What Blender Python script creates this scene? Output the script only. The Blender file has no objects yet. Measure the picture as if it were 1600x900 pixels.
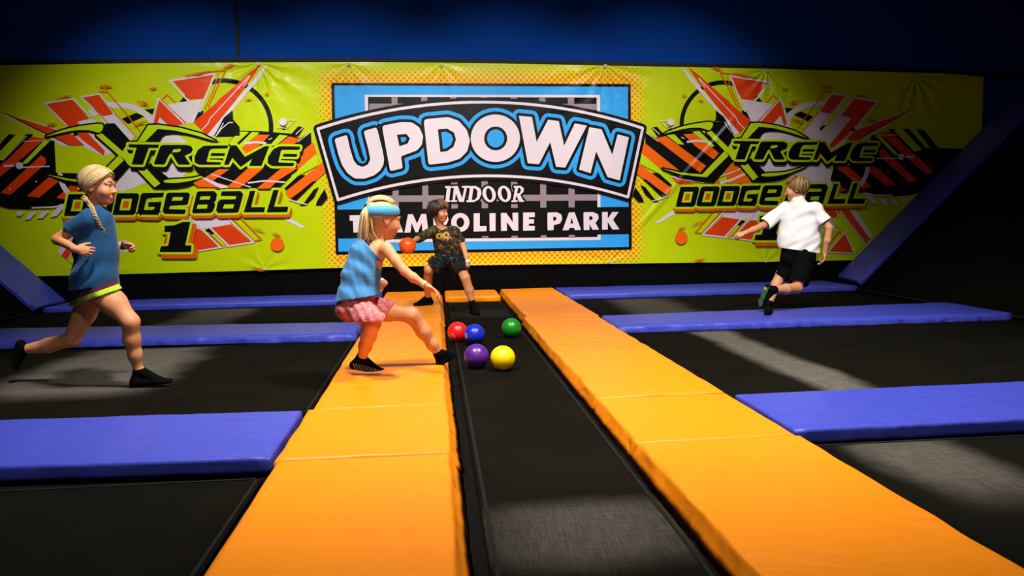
import bpy, bmesh, math, random
import numpy as np
from mathutils import Vector, Matrix, noise
from mathutils.geometry import tessellate_polygon
from mathutils.bvhtree import BVHTree

random.seed(7)
S = bpy.context.scene
COL = S.collection

# ------------------------------------------------------------------ camera
F_PX = 1290.0
CAM = Vector((0, 0, 1.10))
_y, _p, _r = math.radians(5.3), math.radians(4.95), 0.02
FW = Vector((math.sin(_y)*math.cos(_p), math.cos(_y)*math.cos(_p), -math.sin(_p)))
_r0 = Vector((math.cos(_y), -math.sin(_y), 0))
_u0 = _r0.cross(FW)
RT = _r0*math.cos(_r) - _u0*math.sin(_r)
UP = _u0*math.cos(_r) + _r0*math.sin(_r)
cd = bpy.data.cameras.new('camera')
cd.sensor_width = 36.0
cd.lens = F_PX/1600*36
cd.clip_start = 0.05
co = bpy.data.objects.new('camera', cd)
COL.objects.link(co)
M = Matrix((RT, UP, -FW)).transposed().to_4x4()
M.translation = CAM
co.matrix_world = M
S.camera = co

# ------------------------------------------------------------------ world, lamps, exposure
S.view_settings.view_transform = 'Standard'
S.view_settings.look = 'None'
S.view_settings.gamma = 1
S.view_settings.use_curve_mapping = False
S.view_settings.exposure = 0.0
w = bpy.data.worlds.new('world')
S.world = w
w.use_nodes = True
w.node_tree.nodes['Background'].inputs[0].default_value = (0.55, 0.6, 0.8, 1)
w.node_tree.nodes['Background'].inputs[1].default_value = 0.012

def spot(name, loc, aim, watts, cone, blend=0.6, size=0.16, col=(1, 0.95, 0.86)):
    l = bpy.data.lights.new(name, 'SPOT')
    l.energy = watts
    l.spot_size = math.radians(cone)
    l.spot_blend = blend
    l.shadow_soft_size = size
    l.color = col
    o = bpy.data.objects.new(name, l)
    COL.objects.link(o)
    o.location = loc
    o.rotation_euler = (Vector(aim)-Vector(loc)).to_track_quat('-Z', 'Y').to_euler()
    return o

# ceiling floodlights: two over the lanes, one for the right-hand court, and a track of spots washing the banner
spot('court_lamp', (-1.0, 4.1, 4.9), (-0.1, 5.8, 0), 1250, 100, 0.8, 0.26)
spot('court_lamp', (2.0, 4.1, 4.9), (1.7, 5.8, 0), 1300, 100, 0.8, 0.26)
spot('court_lamp', (3.2, 5.2, 4.9), (3.5, 8.4, 0.6), 450, 50, 0.9, 0.15)
spot('added_fill_lamp', (0.6, -0.8, 4.7), (0.6, 4.2, 0), 380, 110, 0.9, 0.2)  # added fill from behind the camera, brightens surfaces that face it
for x_, e_ in ((-3.25, 680), (-1.2, 820), (1.0, 820), (3.1, 700)):
    spot('banner_lamp', (x_, 7.4, 5.0), (x_, 11.5, 1.15), e_, 64, 1.0, 0.12, (1, 0.985, 0.95))

# ------------------------------------------------------------------ helpers
def P(px, py, Y):
    """world point where the sight line through a photograph position reaches depth Y"""
    d = RT*((px-800)/F_PX) + UP*((450-py)/F_PX) + FW
    return CAM + d*(Y/d.y)

def G(px, py, z):
    d = RT*((px-800)/F_PX) + UP*((450-py)/F_PX) + FW
    return CAM + d*((z-CAM.z)/d.z)

def tag(o, label=None, cat=None, group=None, kind=None):
    if label: o['label'] = label
    if cat: o['category'] = cat
    if group: o['group'] = group
    if kind: o['kind'] = kind
    return o

def link(name, me, parent=None, loc=None):
    o = bpy.data.objects.new(name, me)
    COL.objects.link(o)
    if parent: o.parent = parent
    if loc is not None: o.location = loc
    return o

def empty(name, loc):
    o = bpy.data.objects.new(name, None)
    o.empty_display_size = 0.1
    COL.objects.link(o)
    o.location = loc
    return o

def mesh(name, v, f, mats, smooth=False, idx=None):
    me = bpy.data.meshes.new(name)
    me.from_pydata([tuple(a) for a in v], [], [tuple(a) for a in f])
    for m in (mats if isinstance(mats, (list, tuple)) else [mats]):
        me.materials.append(m)
    if smooth:
        me.polygons.foreach_set('use_smooth', [True]*len(me.polygons))
    if idx is not None:
        me.polygons.foreach_set('material_index', list(idx))
    me.update()
    return me

# ------------------------------------------------------------------ materials
def lin(c):
    return tuple(((x/255)/12.92 if x/255 <= .04045 else ((x/255+.055)/1.055)**2.4) for x in c)

class NT:
    def __init__(s, tree): s.t = tree
    def n(s, typ, **kw):
        nd = s.t.nodes.new(typ)
        for k, v in kw.items(): setattr(nd, k, v)
        return nd
    def l(s, a, b): s.t.links.new(a, b)
    def math(s, op, a, b=None, c=None, clamp=False):
        nd = s.n('ShaderNodeMath', operation=op, use_clamp=clamp)
        for i, x in enumerate((a, b, c)):
            if x is None: continue
            if isinstance(x, (int, float)): nd.inputs[i].default_value = x
            else: s.l(x, nd.inputs[i])
        return nd.outputs[0]
    def mix(s, fac, a, b):
        nd = s.n('ShaderNodeMix', data_type='RGBA')
        for i, x in ((0, fac), (6, a), (7, b)):
            if isinstance(x, (int, float)): nd.inputs[i].default_value = x
            elif isinstance(x, tuple): nd.inputs[i].default_value = (*x, 1) if len(x) == 3 else x
            else: s.l(x, nd.inputs[i])
        return nd.outputs[2]
    def noise(s, vec, scale, detail=3, rough=.5, dist=0):
        nd = s.n('ShaderNodeTexNoise')
        if vec is not None: s.l(vec, nd.inputs['Vector'])
        nd.inputs['Scale'].default_value = scale
        nd.inputs['Detail'].default_value = detail
        nd.inputs['Roughness'].default_value = rough
        nd.inputs['Distortion'].default_value = dist
        return nd.outputs['Fac']
    def ramp(s, fac, stops):
        nd = s.n('ShaderNodeValToRGB')
        e = nd.color_ramp.elements
        while len(e) < len(stops): e.new(.5)
        for k, (p, c) in enumerate(stops):
            e[k].position = p
            e[k].color = (*c, 1)
        s.l(fac, nd.inputs[0])
        return nd.outputs[0]
    def maprange(s, v, a, b, c=0., d=1., smooth=True):
        nd = s.n('ShaderNodeMapRange')
        if smooth: nd.interpolation_type = 'SMOOTHSTEP'
        s.l(v, nd.inputs[0])
        for i, x in enumerate((a, b, c, d)): nd.inputs[i+1].default_value = x
        return nd.outputs[0]
    def bump(s, h, strength, dist=.01, nrm=None):
        nd = s.n('ShaderNodeBump')
        nd.inputs['Strength'].default_value = strength
        nd.inputs['Distance'].default_value = dist
        s.l(h, nd.inputs['Height'])
        if nrm is not None: s.l(nrm, nd.inputs['Normal'])
        return nd.outputs[0]

def mat(name, col, rough=.5, spec=.5):
    m = bpy.data.materials.new(name)
    m.use_nodes = True
    b = m.node_tree.nodes['Principled BSDF']
    b.inputs['Base Color'].default_value = (*col, 1)
    b.inputs['Roughness'].default_value = rough
    b.inputs['Specular IOR Level'].default_value = spec
    t = NT(m.node_tree)
    return m, t, b

def pos(t):
    return t.n('ShaderNodeNewGeometry').outputs['Position']

def scaled(t, vec, sc):
    nd = t.n('ShaderNodeMapping')
    nd.inputs['Scale'].default_value = sc
    t.l(vec, nd.inputs[0])
    return nd.outputs[0]

def noisy(name, col, var=.12, scale=6, rough=.5, spec=.4, bump=0., bscale=40, stretch=(1, 1, 1), sheen=0.):
    """plain coloured surface with small tone variation and an optional fine relief"""
    m, t, b = mat(name, col, rough, spec)
    p = scaled(t, pos(t), stretch)
    n = t.noise(p, scale, 4)
    lo = tuple(c*(1-var) for c in col)
    hi = tuple(min(1, c*(1+var)) for c in col)
    t.l(t.mix(n, lo, hi), b.inputs['Base Color'])
    if bump:
        t.l(t.bump(t.noise(p, bscale, 4), bump, .01), b.inputs['Normal'])
    if sheen: b.inputs['Sheen Weight'].default_value = sheen
    return m

def vinyl(name, col, rough=.42):
    m, t, b = mat(name, col, rough, .25)
    p = pos(t)
    n1 = t.noise(p, 2.2, 3, .5, .6)
    n2 = t.noise(scaled(t, p, (1, 1.7, 2)), 2.6, 2, .45, 1.0)
    grain = t.noise(p, 260, 2)
    lo = tuple(c*.93 for c in col)
    t.l(t.mix(n1, lo, col), b.inputs['Base Color'])
    nb = t.bump(n2, .30, .07)
    t.l(t.bump(grain, .08, .002, nb), b.inputs['Normal'])
    return m

M_ORANGE = vinyl('orange_vinyl', (0.94, 0.268, 0.004))
M_BLUE = vinyl('blue_vinyl', (0.052, 0.068, 0.48), .38)
M_BLACKFLOOR = noisy('black_floor', (.003, .003, .003), .3, 3, .8, .05)
M_BLUEWALL = noisy('blue_wall_paint', (.004, .05, .30), .08, 1.2, .9, .03, .1, 60)
M_BLACKWALL = noisy('black_wall_felt', (.0018, .0017, .0015), .3, 8, .85, .06, .3, 90)
M_BATTEN = noisy('black_batten', (.008, .008, .008), .3, 8, .6, .2)
M_CEIL = noisy('black_ceiling', (.01, .01, .012), .2, 3, .9, .1)

def bed_mat(name, painted_sheen):
    """woven black trampoline cloth; wear = list of (axis, centre, half width, strength) of pale bands, the sheen of the threads painted into the colour"""
    m, t, b = mat(name, (.012, .012, .010), .9, .03)
    p = pos(t)
    sep = t.n('ShaderNodeSeparateXYZ'); t.l(p, sep.inputs[0])
    big = t.noise(p, 1.6, 4, .55)
    f1 = t.noise(scaled(t, p, (60, 3, 3)), 3, 3, .6); f2 = t.noise(scaled(t, p, (2, 34, 2)), 3, 3, .6)
    fine = t.math('MULTIPLY_ADD', f2, .4, t.math('MULTIPLY', f1, .6))
    wv = t.noise(scaled(t, p, (220, 220, 1)), 1, 1)
    base = t.mix(big, (.0020, .0019, .0016), (.0090, .0078, .0048))
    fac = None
    for ax, c, hw, st, lo, hi in painted_sheen:
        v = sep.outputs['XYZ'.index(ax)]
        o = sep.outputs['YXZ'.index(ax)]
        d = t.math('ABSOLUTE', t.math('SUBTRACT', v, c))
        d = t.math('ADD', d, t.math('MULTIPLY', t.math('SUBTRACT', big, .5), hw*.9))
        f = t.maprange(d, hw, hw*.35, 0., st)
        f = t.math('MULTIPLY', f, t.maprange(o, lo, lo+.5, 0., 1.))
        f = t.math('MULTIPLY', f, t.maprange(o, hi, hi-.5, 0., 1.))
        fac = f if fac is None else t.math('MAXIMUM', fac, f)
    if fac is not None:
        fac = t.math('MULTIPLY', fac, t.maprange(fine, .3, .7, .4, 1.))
        base = t.mix(fac, base, (.15, .135, .115))  # light streaks on the weave, painted as paler base colour
    t.l(base, b.inputs['Base Color'])
    t.l(t.bump(wv, .35, .002), b.inputs['Normal'])
    return m

# ------------------------------------------------------------------ room
def box(name, lo, hi, m, parent=None, kind=None, origin=None):
    (x0, y0, z0), (x1, y1, z1) = lo, hi
    c = Vector(((x0+x1)/2, (y0+y1)/2, z0)) if origin is None else Vector(origin)
    v = [Vector(a)-c for a in ((x0, y0, z0), (x1, y0, z0), (x1, y1, z0), (x0, y1, z0), (x0, y0, z1), (x1, y0, z1), (x1, y1, z1), (x0, y1, z1))]
    f = [(3, 2, 1, 0), (4, 5, 6, 7), (0, 1, 5, 4), (1, 2, 6, 5), (2, 3, 7, 6), (3, 0, 4, 7)]
    o = link(name, mesh(name, v, f, m), parent, c)
    if kind: o['kind'] = kind
    return o

YW = 11.60           # face of the back wall
box('floor', (-8.2, -3, -.2), (9.6, YW, 0), M_BLACKFLOOR, kind='structure')
box('wall_back', (-8.2, YW, -.2), (9.6, YW+.2, 6.5), M_BLUEWALL, kind='structure')
box('wall_left', (-8.4, -3, -.2), (-8.2, YW+.2, 6.5), M_BLUEWALL, kind='structure')
box('wall_right', (9.6, -3, -.2), (9.8, YW+.2, 6.5), M_BLACKWALL, kind='structure')
box('wall_front', (-8.4, -3.2, -.2), (9.8, -3, 6.5), M_BLACKWALL, kind='structure')
box('ceiling', (-8.4, -3.2, 6.5), (9.8, YW+.2, 6.7), M_CEIL, kind='structure')
# vertical panel joint in the blue wall
sj = P(371, 60, YW).x
box('trim_1', (sj-.022, YW-.012, 3.2), (sj+.022, YW, 6.5), M_BATTEN, kind='structure')
# black felt panels of the lower wall, with joints
xs = [-8.2, -4.4, -2.1, .12, .94, 3.2, 5.4, 9.6]
for i in range(len(xs)-1):
    box('trim_%d' % (i+2), (xs[i]+.003, YW-.05, 0), (xs[i+1]-.003, YW, .62), M_BLACKWALL, kind='structure')

# ------------------------------------------------------------------ pads and trampoline beds
def quad_pad(name, c, thick, m, r=.03, flare=(0, 0), nu=24, nv=24, seams=(), wob=.006, seed=0, fold=.006):
    """padded vinyl mat over the quad c (top surface, counter-clockwise seen from above)"""
    c = [Vector(a) for a in c]
    N = ((c[1]-c[0]).cross(c[3]-c[0])).normalized()
    lu = ((c[1]-c[0]).length+(c[2]-c[3]).length)/2
    lv = ((c[3]-c[0]).length+(c[2]-c[1]).length)/2
    base = (c[0]+c[1]+c[2]+c[3])/4 - N*thick
    def bil(u, v): return (c[0]*(1-u)+c[1]*u)*(1-v)+(c[3]*(1-u)+c[2]*u)*v
    iu, iv = r/lu, r/lv
    us = [iu+(1-2*iu)*i/nu for i in range(nu+1)]
    vs = [iv+(1-2*iv)*j/nv for j in range(nv+1)]
    V, Fc = [], []
    for v in vs:
        for u in us:
            q = bil(u, v)
            h = .004*noise.noise(Vector((q.x*2.3, q.y*2.3, seed)))+.003*noise.noise(Vector((q.x*7, q.y*7, seed+5)))
            for ax, s, wd, dp in seams:
                d = (abs(u-s)*lu if ax == 'u' else abs(v-s)*lv)
                if d < wd: h -= dp*(1-d/wd)**2
            V.append(q+N*h)
    W = nu+1
    for j in range(nv):
        for i in range(nu):
            Fc.append((j*W+i, j*W+i+1, (j+1)*W+i+1, (j+1)*W+i))
    per = [(i, 0) for i in range(nu)]+[(nu, j) for j in range(nv)]+[(i, nv) for i in range(nu, 0, -1)]+[(0, j) for j in range(nv, 0, -1)]
    prev = [j*W+i for i, j in per]
    for inset, drop, fl in ((.55, .10, 0), (.2, .38, 0), (.02, .9, 0), (.02, 1+.45*(thick/r-1), .4), (.02, thick/r, 1)):
        ring = []
        fa, fb = flare[0]*fl/r, flare[1]*fl/r
        for i, j in per:
            u = us[i] if 0 < i < nu else ((iu*(inset-fa)) if i == 0 else 1-iu*(inset-fb))
            v = vs[j] if 0 < j < nv else ((iv*inset) if j == 0 else 1-iv*inset)
            q = bil(u, v)
            out = Vector(((i == nu)-(i == 0), (j == nv)-(j == 0)))
            k = drop*r/thick
            wv = wob*noise.noise(Vector((q.x*5, q.y*5, k*2+seed)))+fold*noise.noise(Vector((q.x*14, q.y*14, seed+9)))*(k if k < .95 else .6)
            du, dv = (c[1]-c[0]).normalized(), (c[3]-c[0]).normalized()
            q = q+du*out.x*wv+dv*out.y*wv-N*(drop*r if k < .98 else thick)
            ring.append(len(V)); V.append(q)
        n = len(per)
        for a in range(n):
            b = (a+1) % n
            Fc.append((prev[a], ring[a], ring[b], prev[b]))
        prev = ring
    Fc.append(tuple(reversed(prev)))
    me = mesh(name, [q-base for q in V], Fc, m, True)
    o = link(name, me, None, base)
    md = o.modifiers.new('crisp', 'WEIGHTED_NORMAL')
    md.keep_sharp = True
    return o

def flat(x0, x1, y0, y1, z, x0b=None, x1b=None):
    x0b = x0 if x0b is None else x0b
    x1b = x1 if x1b is None else x1b
    return [(x0, y0, z), (x1, y0, z), (x1b, y1, z), (x0b, y1, z)]

PT = .10
og = 'orange lane mats'
oc = 'mat'
def orange(c, label, **k):
    o = quad_pad('lane_mat', c, k.pop('thick', PT), M_ORANGE, **k)
    return tag(o, label, oc, og)
LX0, LX1, RX0, RX1 = -.69, .045, .865, 1.61
orange(flat(LX0, LX1, -.6, 3.47, PT), 'nearest orange vinyl lane mat of the left row, at the bottom of the photo', flare=(.012, .05), r=.028, nv=90, seed=1)
orange(flat(LX0-.01, LX1+.005, 3.485, 4.415, PT), 'short orange lane mat of the left row beside the nearest blue mat on the left', flare=(.012, .05), r=.028, nv=30, seed=2)
orange(flat(LX0+.01, LX1, 4.43, 8.155, PT-.004), 'long orange lane mat under the feet of the girl in the blue tank top', flare=(.012, .05), r=.028, nv=90, seed=3, seams=(('v', .33, .05, .004),))
orange(flat(LX0+.01, LX1+.01, 8.17, 11.40, PT), 'farthest orange lane mat of the left row, ending at the back wall', flare=(.012, .05), r=.028, nv=70, seed=4)
orange(flat(RX0, RX1, -.6, 3.495, PT), 'nearest orange lane mat of the right row, wrinkled, at the bottom right', flare=(.030, .010), r=.02, nv=90, seed=5, wob=.012, fold=.014)
orange(flat(RX0, RX1-.01, 3.51, 4.405, PT-.003), 'short orange lane mat of the right row beside the nearest blue mat on the right', flare=(.030, .010), r=.02, nv=30, seed=6)
orange(flat(RX0, RX1-.01, 4.42, 8.145, PT), 'long orange lane mat of the right row beside the yellow and green balls', flare=(.030, .010), r=.02, nv=90, seed=7, seams=(('v', .27, .06, .005),), wob=.01)
orange(flat(RX0+.03, RX1+.02, 8.16, 11.42, PT-.003), 'farthest orange lane mat of the right row, ending at the back wall', flare=(.030, .010), r=.02, nv=70, seed=8, wob=.012)
orange(flat(LX1+.075, RX0-.035, 10.52, 11.42, PT-.005), 'short orange mat across the far end of the middle trampoline', flare=(.0, .0), r=.03, nv=16, seed=9)

bg = 'blue trampoline edge mats'
def blue(c, label, thick=.085, **k):
    o = quad_pad('edge_mat', c, thick, M_BLUE, **k)
    return tag(o, label, 'mat', bg)
XR, XL = 5.50, -4.85      # feet of the two slanted trampolines
def bq(x0, y00, y01, x1, y10, y11, z=.09):
    return [(x0, y00, z), (x1, y10, z), (x1, y11, z), (x0, y01, z)]
blue(bq(XL, 3.76, 4.62, LX0-.04, 3.56, 4.44), 'nearest blue vinyl edge mat on the left, beside the orange row', r=.02, nu=80, nv=20, seed=11)
blue(bq(XL, 7.72, 8.72, LX0-.035, 7.42, 8.26), 'middle blue edge mat on the left, behind the running girl', r=.05, nu=120, nv=18, seed=12, fold=.03, wob=.012)
blue(bq(XL, 10.66, 11.50, LX0-.035, 10.62, 11.43), 'far blue edge mat on the left along the foot of the banner wall', r=.03, nu=80, nv=14, seed=13)
blue(bq(RX1+.035, 3.62, 4.40, XR, 3.68, 4.48), 'nearest blue edge mat on the right, creased, beside the orange row', r=.02, nu=80, nv=20, seed=14, fold=.012)
blue(bq(RX1+.035, 7.36, 8.16, XR, 7.36, 8.40), 'middle blue edge mat on the right, under the boy in the white shirt', r=.05, nu=120, nv=18, seed=15, fold=.03, wob=.012)
blue(bq(RX1+.06, 10.42, 11.50, XR+.1, 10.48, 11.43), 'far blue edge mat on the right along the foot of the banner wall', r=.03, nu=80, nv=14, seed=16)
# slanted edge mats that climb the back wall
def slope(x, dx, y0, y1, z=.09, run=3.0):
    a = [(x, y0, z), (x+dx*run, y0, z+run*.95), (x+dx*run, y1, z+run*.95), (x, y1, z)]
    return a if dx > 0 else [a[1], a[0], a[3], a[2]]
s_r = [(XR+.0, 10.48, .10), (XR+3.0, 10.48, 2.98), (XR+3.15, 11.41, 2.98), (XR+.17, 11.41, .10)]
s_r = [(x+.10, y, z+.045) for x, y, z in s_r]
blue(s_r, 'blue edge mat climbing the slanted right trampoline along the banner', thick=.08, r=.03, nu=60, nv=14, seed=17)
s_l = [(XL-2.9, 10.55, 2.9), (XL-.02, 10.55, .10), (XL-.02, 11.41, .10), (XL-2.9, 11.41, 2.9)]
blue(s_l, 'blue edge mat climbing the slanted left trampoline at the left end of the banner', thick=.08, r=.03, nu=60, nv=14, seed=18)

def bed(c, z, label, painted_sheen=(), sag=.0, n=20):
    c = [Vector(a) for a in c]
    m = bed_mat('trampoline_cloth', painted_sheen)
    base = (c[0]+c[1]+c[2]+c[3])/4
    N = ((c[1]-c[0]).cross(c[3]-c[0])).normalized()
    V, Fc = [], []
    for j in range(n+1):
        for i in range(n+1):
            u, v = i/n, j/n
            q = (c[0]*(1-u)+c[1]*u)*(1-v)+(c[3]*(1-u)+c[2]*u)*v
            V.append(q-base)
    for j in range(n):
        for i in range(n):
            a = j*(n+1)+i
            Fc.append((a, a+1, a+n+2, a+n+1))
    o = link('trampoline_bed', mesh('trampoline_bed', V, Fc, m, True), None, base)
    sd = o.modifiers.new('cloth', 'SOLIDIFY'); sd.thickness = .016; sd.offset = -1
    tag(o, label, 'trampoline', 'trampoline beds')
    # sewn webbing round the rim
    wv, wf = [], []
    for a in range(4):
        p0, p1 = c[a], c[(a+1) % 4]
        d = (p1-p0).normalized(); inn = N.cross(d)
        k = len(wv)
        for off in (.012, .026):
            wv += [p0+d*.012+inn*off+N*.003-base, p1-d*.012+inn*off+N*.003-base]
        wf.append((k, k+1, k+3, k+2))
    wb = link('rim_webbing', mesh('rim_webbing', wv, wf, M_WEB), o)
    sd = wb.modifiers.new('t', 'SOLIDIFY'); sd.thickness = .003
    return o
M_WEB = noisy('rim_webbing', (.012, .012, .011), .5, 30, .8, .05)
BZ = .02
cen = [(.145, -.6, BZ), (.815, -.6, BZ), (.815, 10.48, BZ), (.145, 10.48, BZ)]
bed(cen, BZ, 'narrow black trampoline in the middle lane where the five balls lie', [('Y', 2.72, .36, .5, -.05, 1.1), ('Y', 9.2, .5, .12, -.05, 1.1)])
def cell(x0, x1, y0, y1): return [(x0, y0, BZ), (x1, y0, BZ), (x1, y1, BZ), (x0, y1, BZ)]
bed(cell(XL, LX0-.06, -.6, 3.50), BZ, 'black trampoline at the bottom left, in front of the nearest blue mat')
bed(cell(XL, LX0-.04, 4.66, 7.40), BZ, 'black trampoline under the running girl on the left, with a pale sheen painted on', [('X', -2.45, .72, 1., 5.2, 8.6)])
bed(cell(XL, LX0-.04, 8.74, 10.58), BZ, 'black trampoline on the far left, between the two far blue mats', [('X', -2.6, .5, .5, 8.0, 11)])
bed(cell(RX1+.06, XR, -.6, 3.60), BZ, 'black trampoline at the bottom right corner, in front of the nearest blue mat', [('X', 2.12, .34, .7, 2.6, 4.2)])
bed(cell(RX1+.04, XR, 4.52, 7.32), BZ, 'black trampoline in the middle right with a pale painted sheen stripe', [('X', 2.47, .24, 1., 4.0, 8.2)])
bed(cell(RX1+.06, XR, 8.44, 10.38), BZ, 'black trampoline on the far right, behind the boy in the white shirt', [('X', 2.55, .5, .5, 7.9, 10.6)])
bed([(XR+.06, -.6, .03), (XR+3.0, -.6, 2.88), (XR+3.0, 10.44, 2.88), (XR+.06, 10.44, .03)], 0, 'slanted black trampoline wall on the right side of the court', n=8)
bed([(XL-2.9, -.6, 2.84), (XL-.06, -.6, .03), (XL-.06, 10.5, .03), (XL-2.9, 10.5, 2.84)], 0, 'slanted black trampoline wall on the left side of the court', n=8)
# ------------------------------------------------------------------ banner
YB = 11.50
def wp(px, py):
    q = P(px, py, YB)
    return (q.x, q.z)
GROM = [wp(*a) for a in ((404, 98), (545, 98.5), (690, 99), (945, 101), (1198, 108), (1430, 117))]
GROM_B = [wp(*a) for a in ((160, 428), (414, 422), (700, 414.5), (951, 411), (1195, 410))]

def wrinkle_group():
    g = bpy.data.node_groups.new('banner_wrinkles', 'ShaderNodeTree')
    g.interface.new_socket('Normal', in_out='OUTPUT', socket_type='NodeSocketVector')
    t = NT(g)
    out = g.nodes.new('NodeGroupOutput')
    p = pos(t)
    sep = t.n('ShaderNodeSeparateXYZ'); t.l(p, sep.inputs[0])
    x, z = sep.outputs[0], sep.outputs[2]
    nz = t.noise(p, 3.0, 2)
    h = t.math('MULTIPLY', t.noise(scaled(t, p, (1, 1, .6)), 1.6, 3), .5)
    for i, (gx, gz_) in enumerate(GROM+GROM_B):
        big = i in (0, 3, 4, 5)
        dx = t.math('SUBTRACT', x, gx); dz = t.math('SUBTRACT', z, gz_)
        r = t.math('SQRT', t.math('ADD', t.math('MULTIPLY', dx, dx), t.math('MULTIPLY', dz, dz)))
        an = t.math('ARCTAN2', dz, dx)
        an = t.math('ADD', an, t.math('MULTIPLY', nz, .5))
        wv = t.math('SINE', t.math('MULTIPLY_ADD', an, 13. if big else 9., i*1.7))
        amp = t.math('EXPONENT', t.math('MULTIPLY', r, -2.2 if big else -4.5))
        amp = t.math('MULTIPLY', amp, t.maprange(r, 0, .22, 0., .55 if big else .3))
        h = t.math('ADD', h, t.math('MULTIPLY', wv, amp))
    # long fold running down-left from the right starburst
    (ax, az), (bx, bz) = wp(1140, 195), wp(1015, 335)
    L = math.hypot(bx-ax, bz-az); ux, uz = (bx-ax)/L, (bz-az)/L
    dx = t.math('SUBTRACT', x, ax); dz = t.math('SUBTRACT', z, az)
    al = t.math('ADD', t.math('MULTIPLY', dx, ux), t.math('MULTIPLY', dz, uz))
    ac = t.math('ABSOLUTE', t.math('ADD', t.math('MULTIPLY', dx, -uz), t.math('MULTIPLY', dz, ux)))
    rd = t.math('MULTIPLY', t.maprange(ac, 0, .07, .5, 0.), t.maprange(al, -.3, .1, 0., 1.))
    rd = t.math('MULTIPLY', rd, t.maprange(al, L+.4, L, 0., 1.))
    h = t.math('ADD', h, rd)
    nb = t.n('ShaderNodeBump')
    nb.inputs['Strength'].default_value = .55
    nb.inputs['Distance'].default_value = .06
    t.l(h, nb.inputs['Height'])
    t.l(nb.outputs[0], out.inputs[0])
    return g
WR = wrinkle_group()

def print_mat(name, rgb):
    m, t, b = mat('print_'+name, lin(rgb), .33, .22)
    g = t.n('ShaderNodeGroup'); g.node_tree = WR
    t.l(g.outputs[0], b.inputs['Normal'])
    return m, t, b
INK = {}
for n_, c_ in dict(red=(232, 66, 14), orange=(250, 104, 14), white=(226, 212, 218), black=(13, 12, 13), green=(192, 222, 18),
                   blue=(52, 160, 232), grey=(148, 132, 138), rust=(222, 96, 14), pink=(196, 110, 96)).items():
    INK[n_] = print_mat(n_, c_)[0]
INK_ORDER = list(INK)

# base sheet: lime green with an orange half-tone round the logo panel
def sheet_mat():
    m, t, b = print_mat('lime', (196, 222, 14))
    p = pos(t)
    sep = t.n('ShaderNodeSeparateXYZ'); t.l(p, sep.inputs[0])
    x, z = sep.outputs[0], sep.outputs[2]
    (x0, z1), (x1, z0) = wp(521, 131), wp(985, 393)
    cx, cz, hx, hz = (x0+x1)/2, (z0+z1)/2, (x1-x0)/2, (z1-z0)/2
    qx = t.math('MAXIMUM', t.math('SUBTRACT', t.math('ABSOLUTE', t.math('SUBTRACT', x, cx)), hx), 0.)
    qz = t.math('MAXIMUM', t.math('SUBTRACT', t.math('ABSOLUTE', t.math('SUBTRACT', z, cz)), hz), 0.)
    d = t.math('SQRT', t.math('ADD', t.math('MULTIPLY', qx, qx), t.math('MULTIPLY', qz, qz)))
    glow = t.maprange(d, .26, .0, 0., 1.)
    n = t.noise(p, 3, 3)
    green = t.mix(n, lin((190, 208, 4)), lin((202, 220, 10)))
    base = t.mix(t.math('MULTIPLY', glow, .85), green, lin((250, 205, 40)))
    pitch = .078
    best = None
    for ox in (0., .5):
        u = t.math('ADD', t.math('DIVIDE', x, pitch), ox)
        v = t.math('ADD', t.math('DIVIDE', z, pitch), ox)
        fu = t.math('SUBTRACT', t.math('FRACT', t.math('ADD', u, 20.)), .5)
        fv = t.math('SUBTRACT', t.math('FRACT', t.math('ADD', v, 20.)), .5)
        dd = t.math('SQRT', t.math('ADD', t.math('MULTIPLY', fu, fu), t.math('MULTIPLY', fv, fv)))
        best = dd if best is None else t.math('MINIMUM', best, dd)
    rad = t.maprange(d, .02, .34, .30, .0, False)
    dots = t.math('LESS_THAN', best, rad)
    base = t.mix(dots, base, lin((226, 128, 20)))
    # loose orange dry-brush flecks
    fl = t.noise(scaled(t, p, (1.6, 1, 5)), 3.2, 5, .7)
    fl = t.maprange(fl, .69, .73, 0., .8)
    base = t.mix(t.math('MULTIPLY', fl, t.maprange(d, .5, .8, 0., 1.)), base, lin((224, 110, 16)))
    t.l(base, b.inputs['Base Color'])
    return m
SHEET = sheet_mat()

# border of the sheet (positions taken on the banner plane)
topL = [wp(*a) for a in ((125, 100), (260, 98.5), (404, 97.5), (560, 97), (700, 98), (850, 100.5), (1000, 103.5), (1200, 107.5), (1475, 114.5))]
botL = [wp(*a) for a in ((125, 430), (260, 426.5), (404, 422.5), (560, 417.5), (700, 415), (850, 413), (1000, 411.5), (1200, 409), (1330, 406.5))]
topL = [(-6.05, topL[0][1]-.02)] + topL + [(8.0, topL[-1][1]-.05)]
botL = [(-6.05, botL[0][1])] + botL + [(8.0, botL[-1][1]-.04)]
def interp(tab, x):
    for (a, b), (c, d) in zip(tab, tab[1:]):
        if x <= c: return b+(d-b)*(x-a)/(c-a)
    return tab[-1][1]
NX = 140
V, Fc = [], []
BO = Vector((.66, YB, .43))
for k in range(NX+1):
    x = -6.05+14.05*k/NX
    a, b = interp(botL, x), interp(topL, x)
    for y in (0, .012):
        V += [Vector((x, YB+y, a))-BO, Vector((x, YB+y, b))-BO]
for k in range(NX):
    q = k*4
    Fc += [(q, q+4, q+5, q+1), (q+2, q+3, q+7, q+6), (q+1, q+5, q+7, q+3), (q, q+2, q+6, q+4)]
Fc += [(0, 1, 3, 2), (NX*4, NX*4+2, NX*4+3, NX*4+1)]
banner = link('banner', mesh('banner', V, Fc, SHEET), None, BO)
tag(banner, 'long lime green vinyl banner with an arched logo and two starbursts on the back wall', 'banner')
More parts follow.
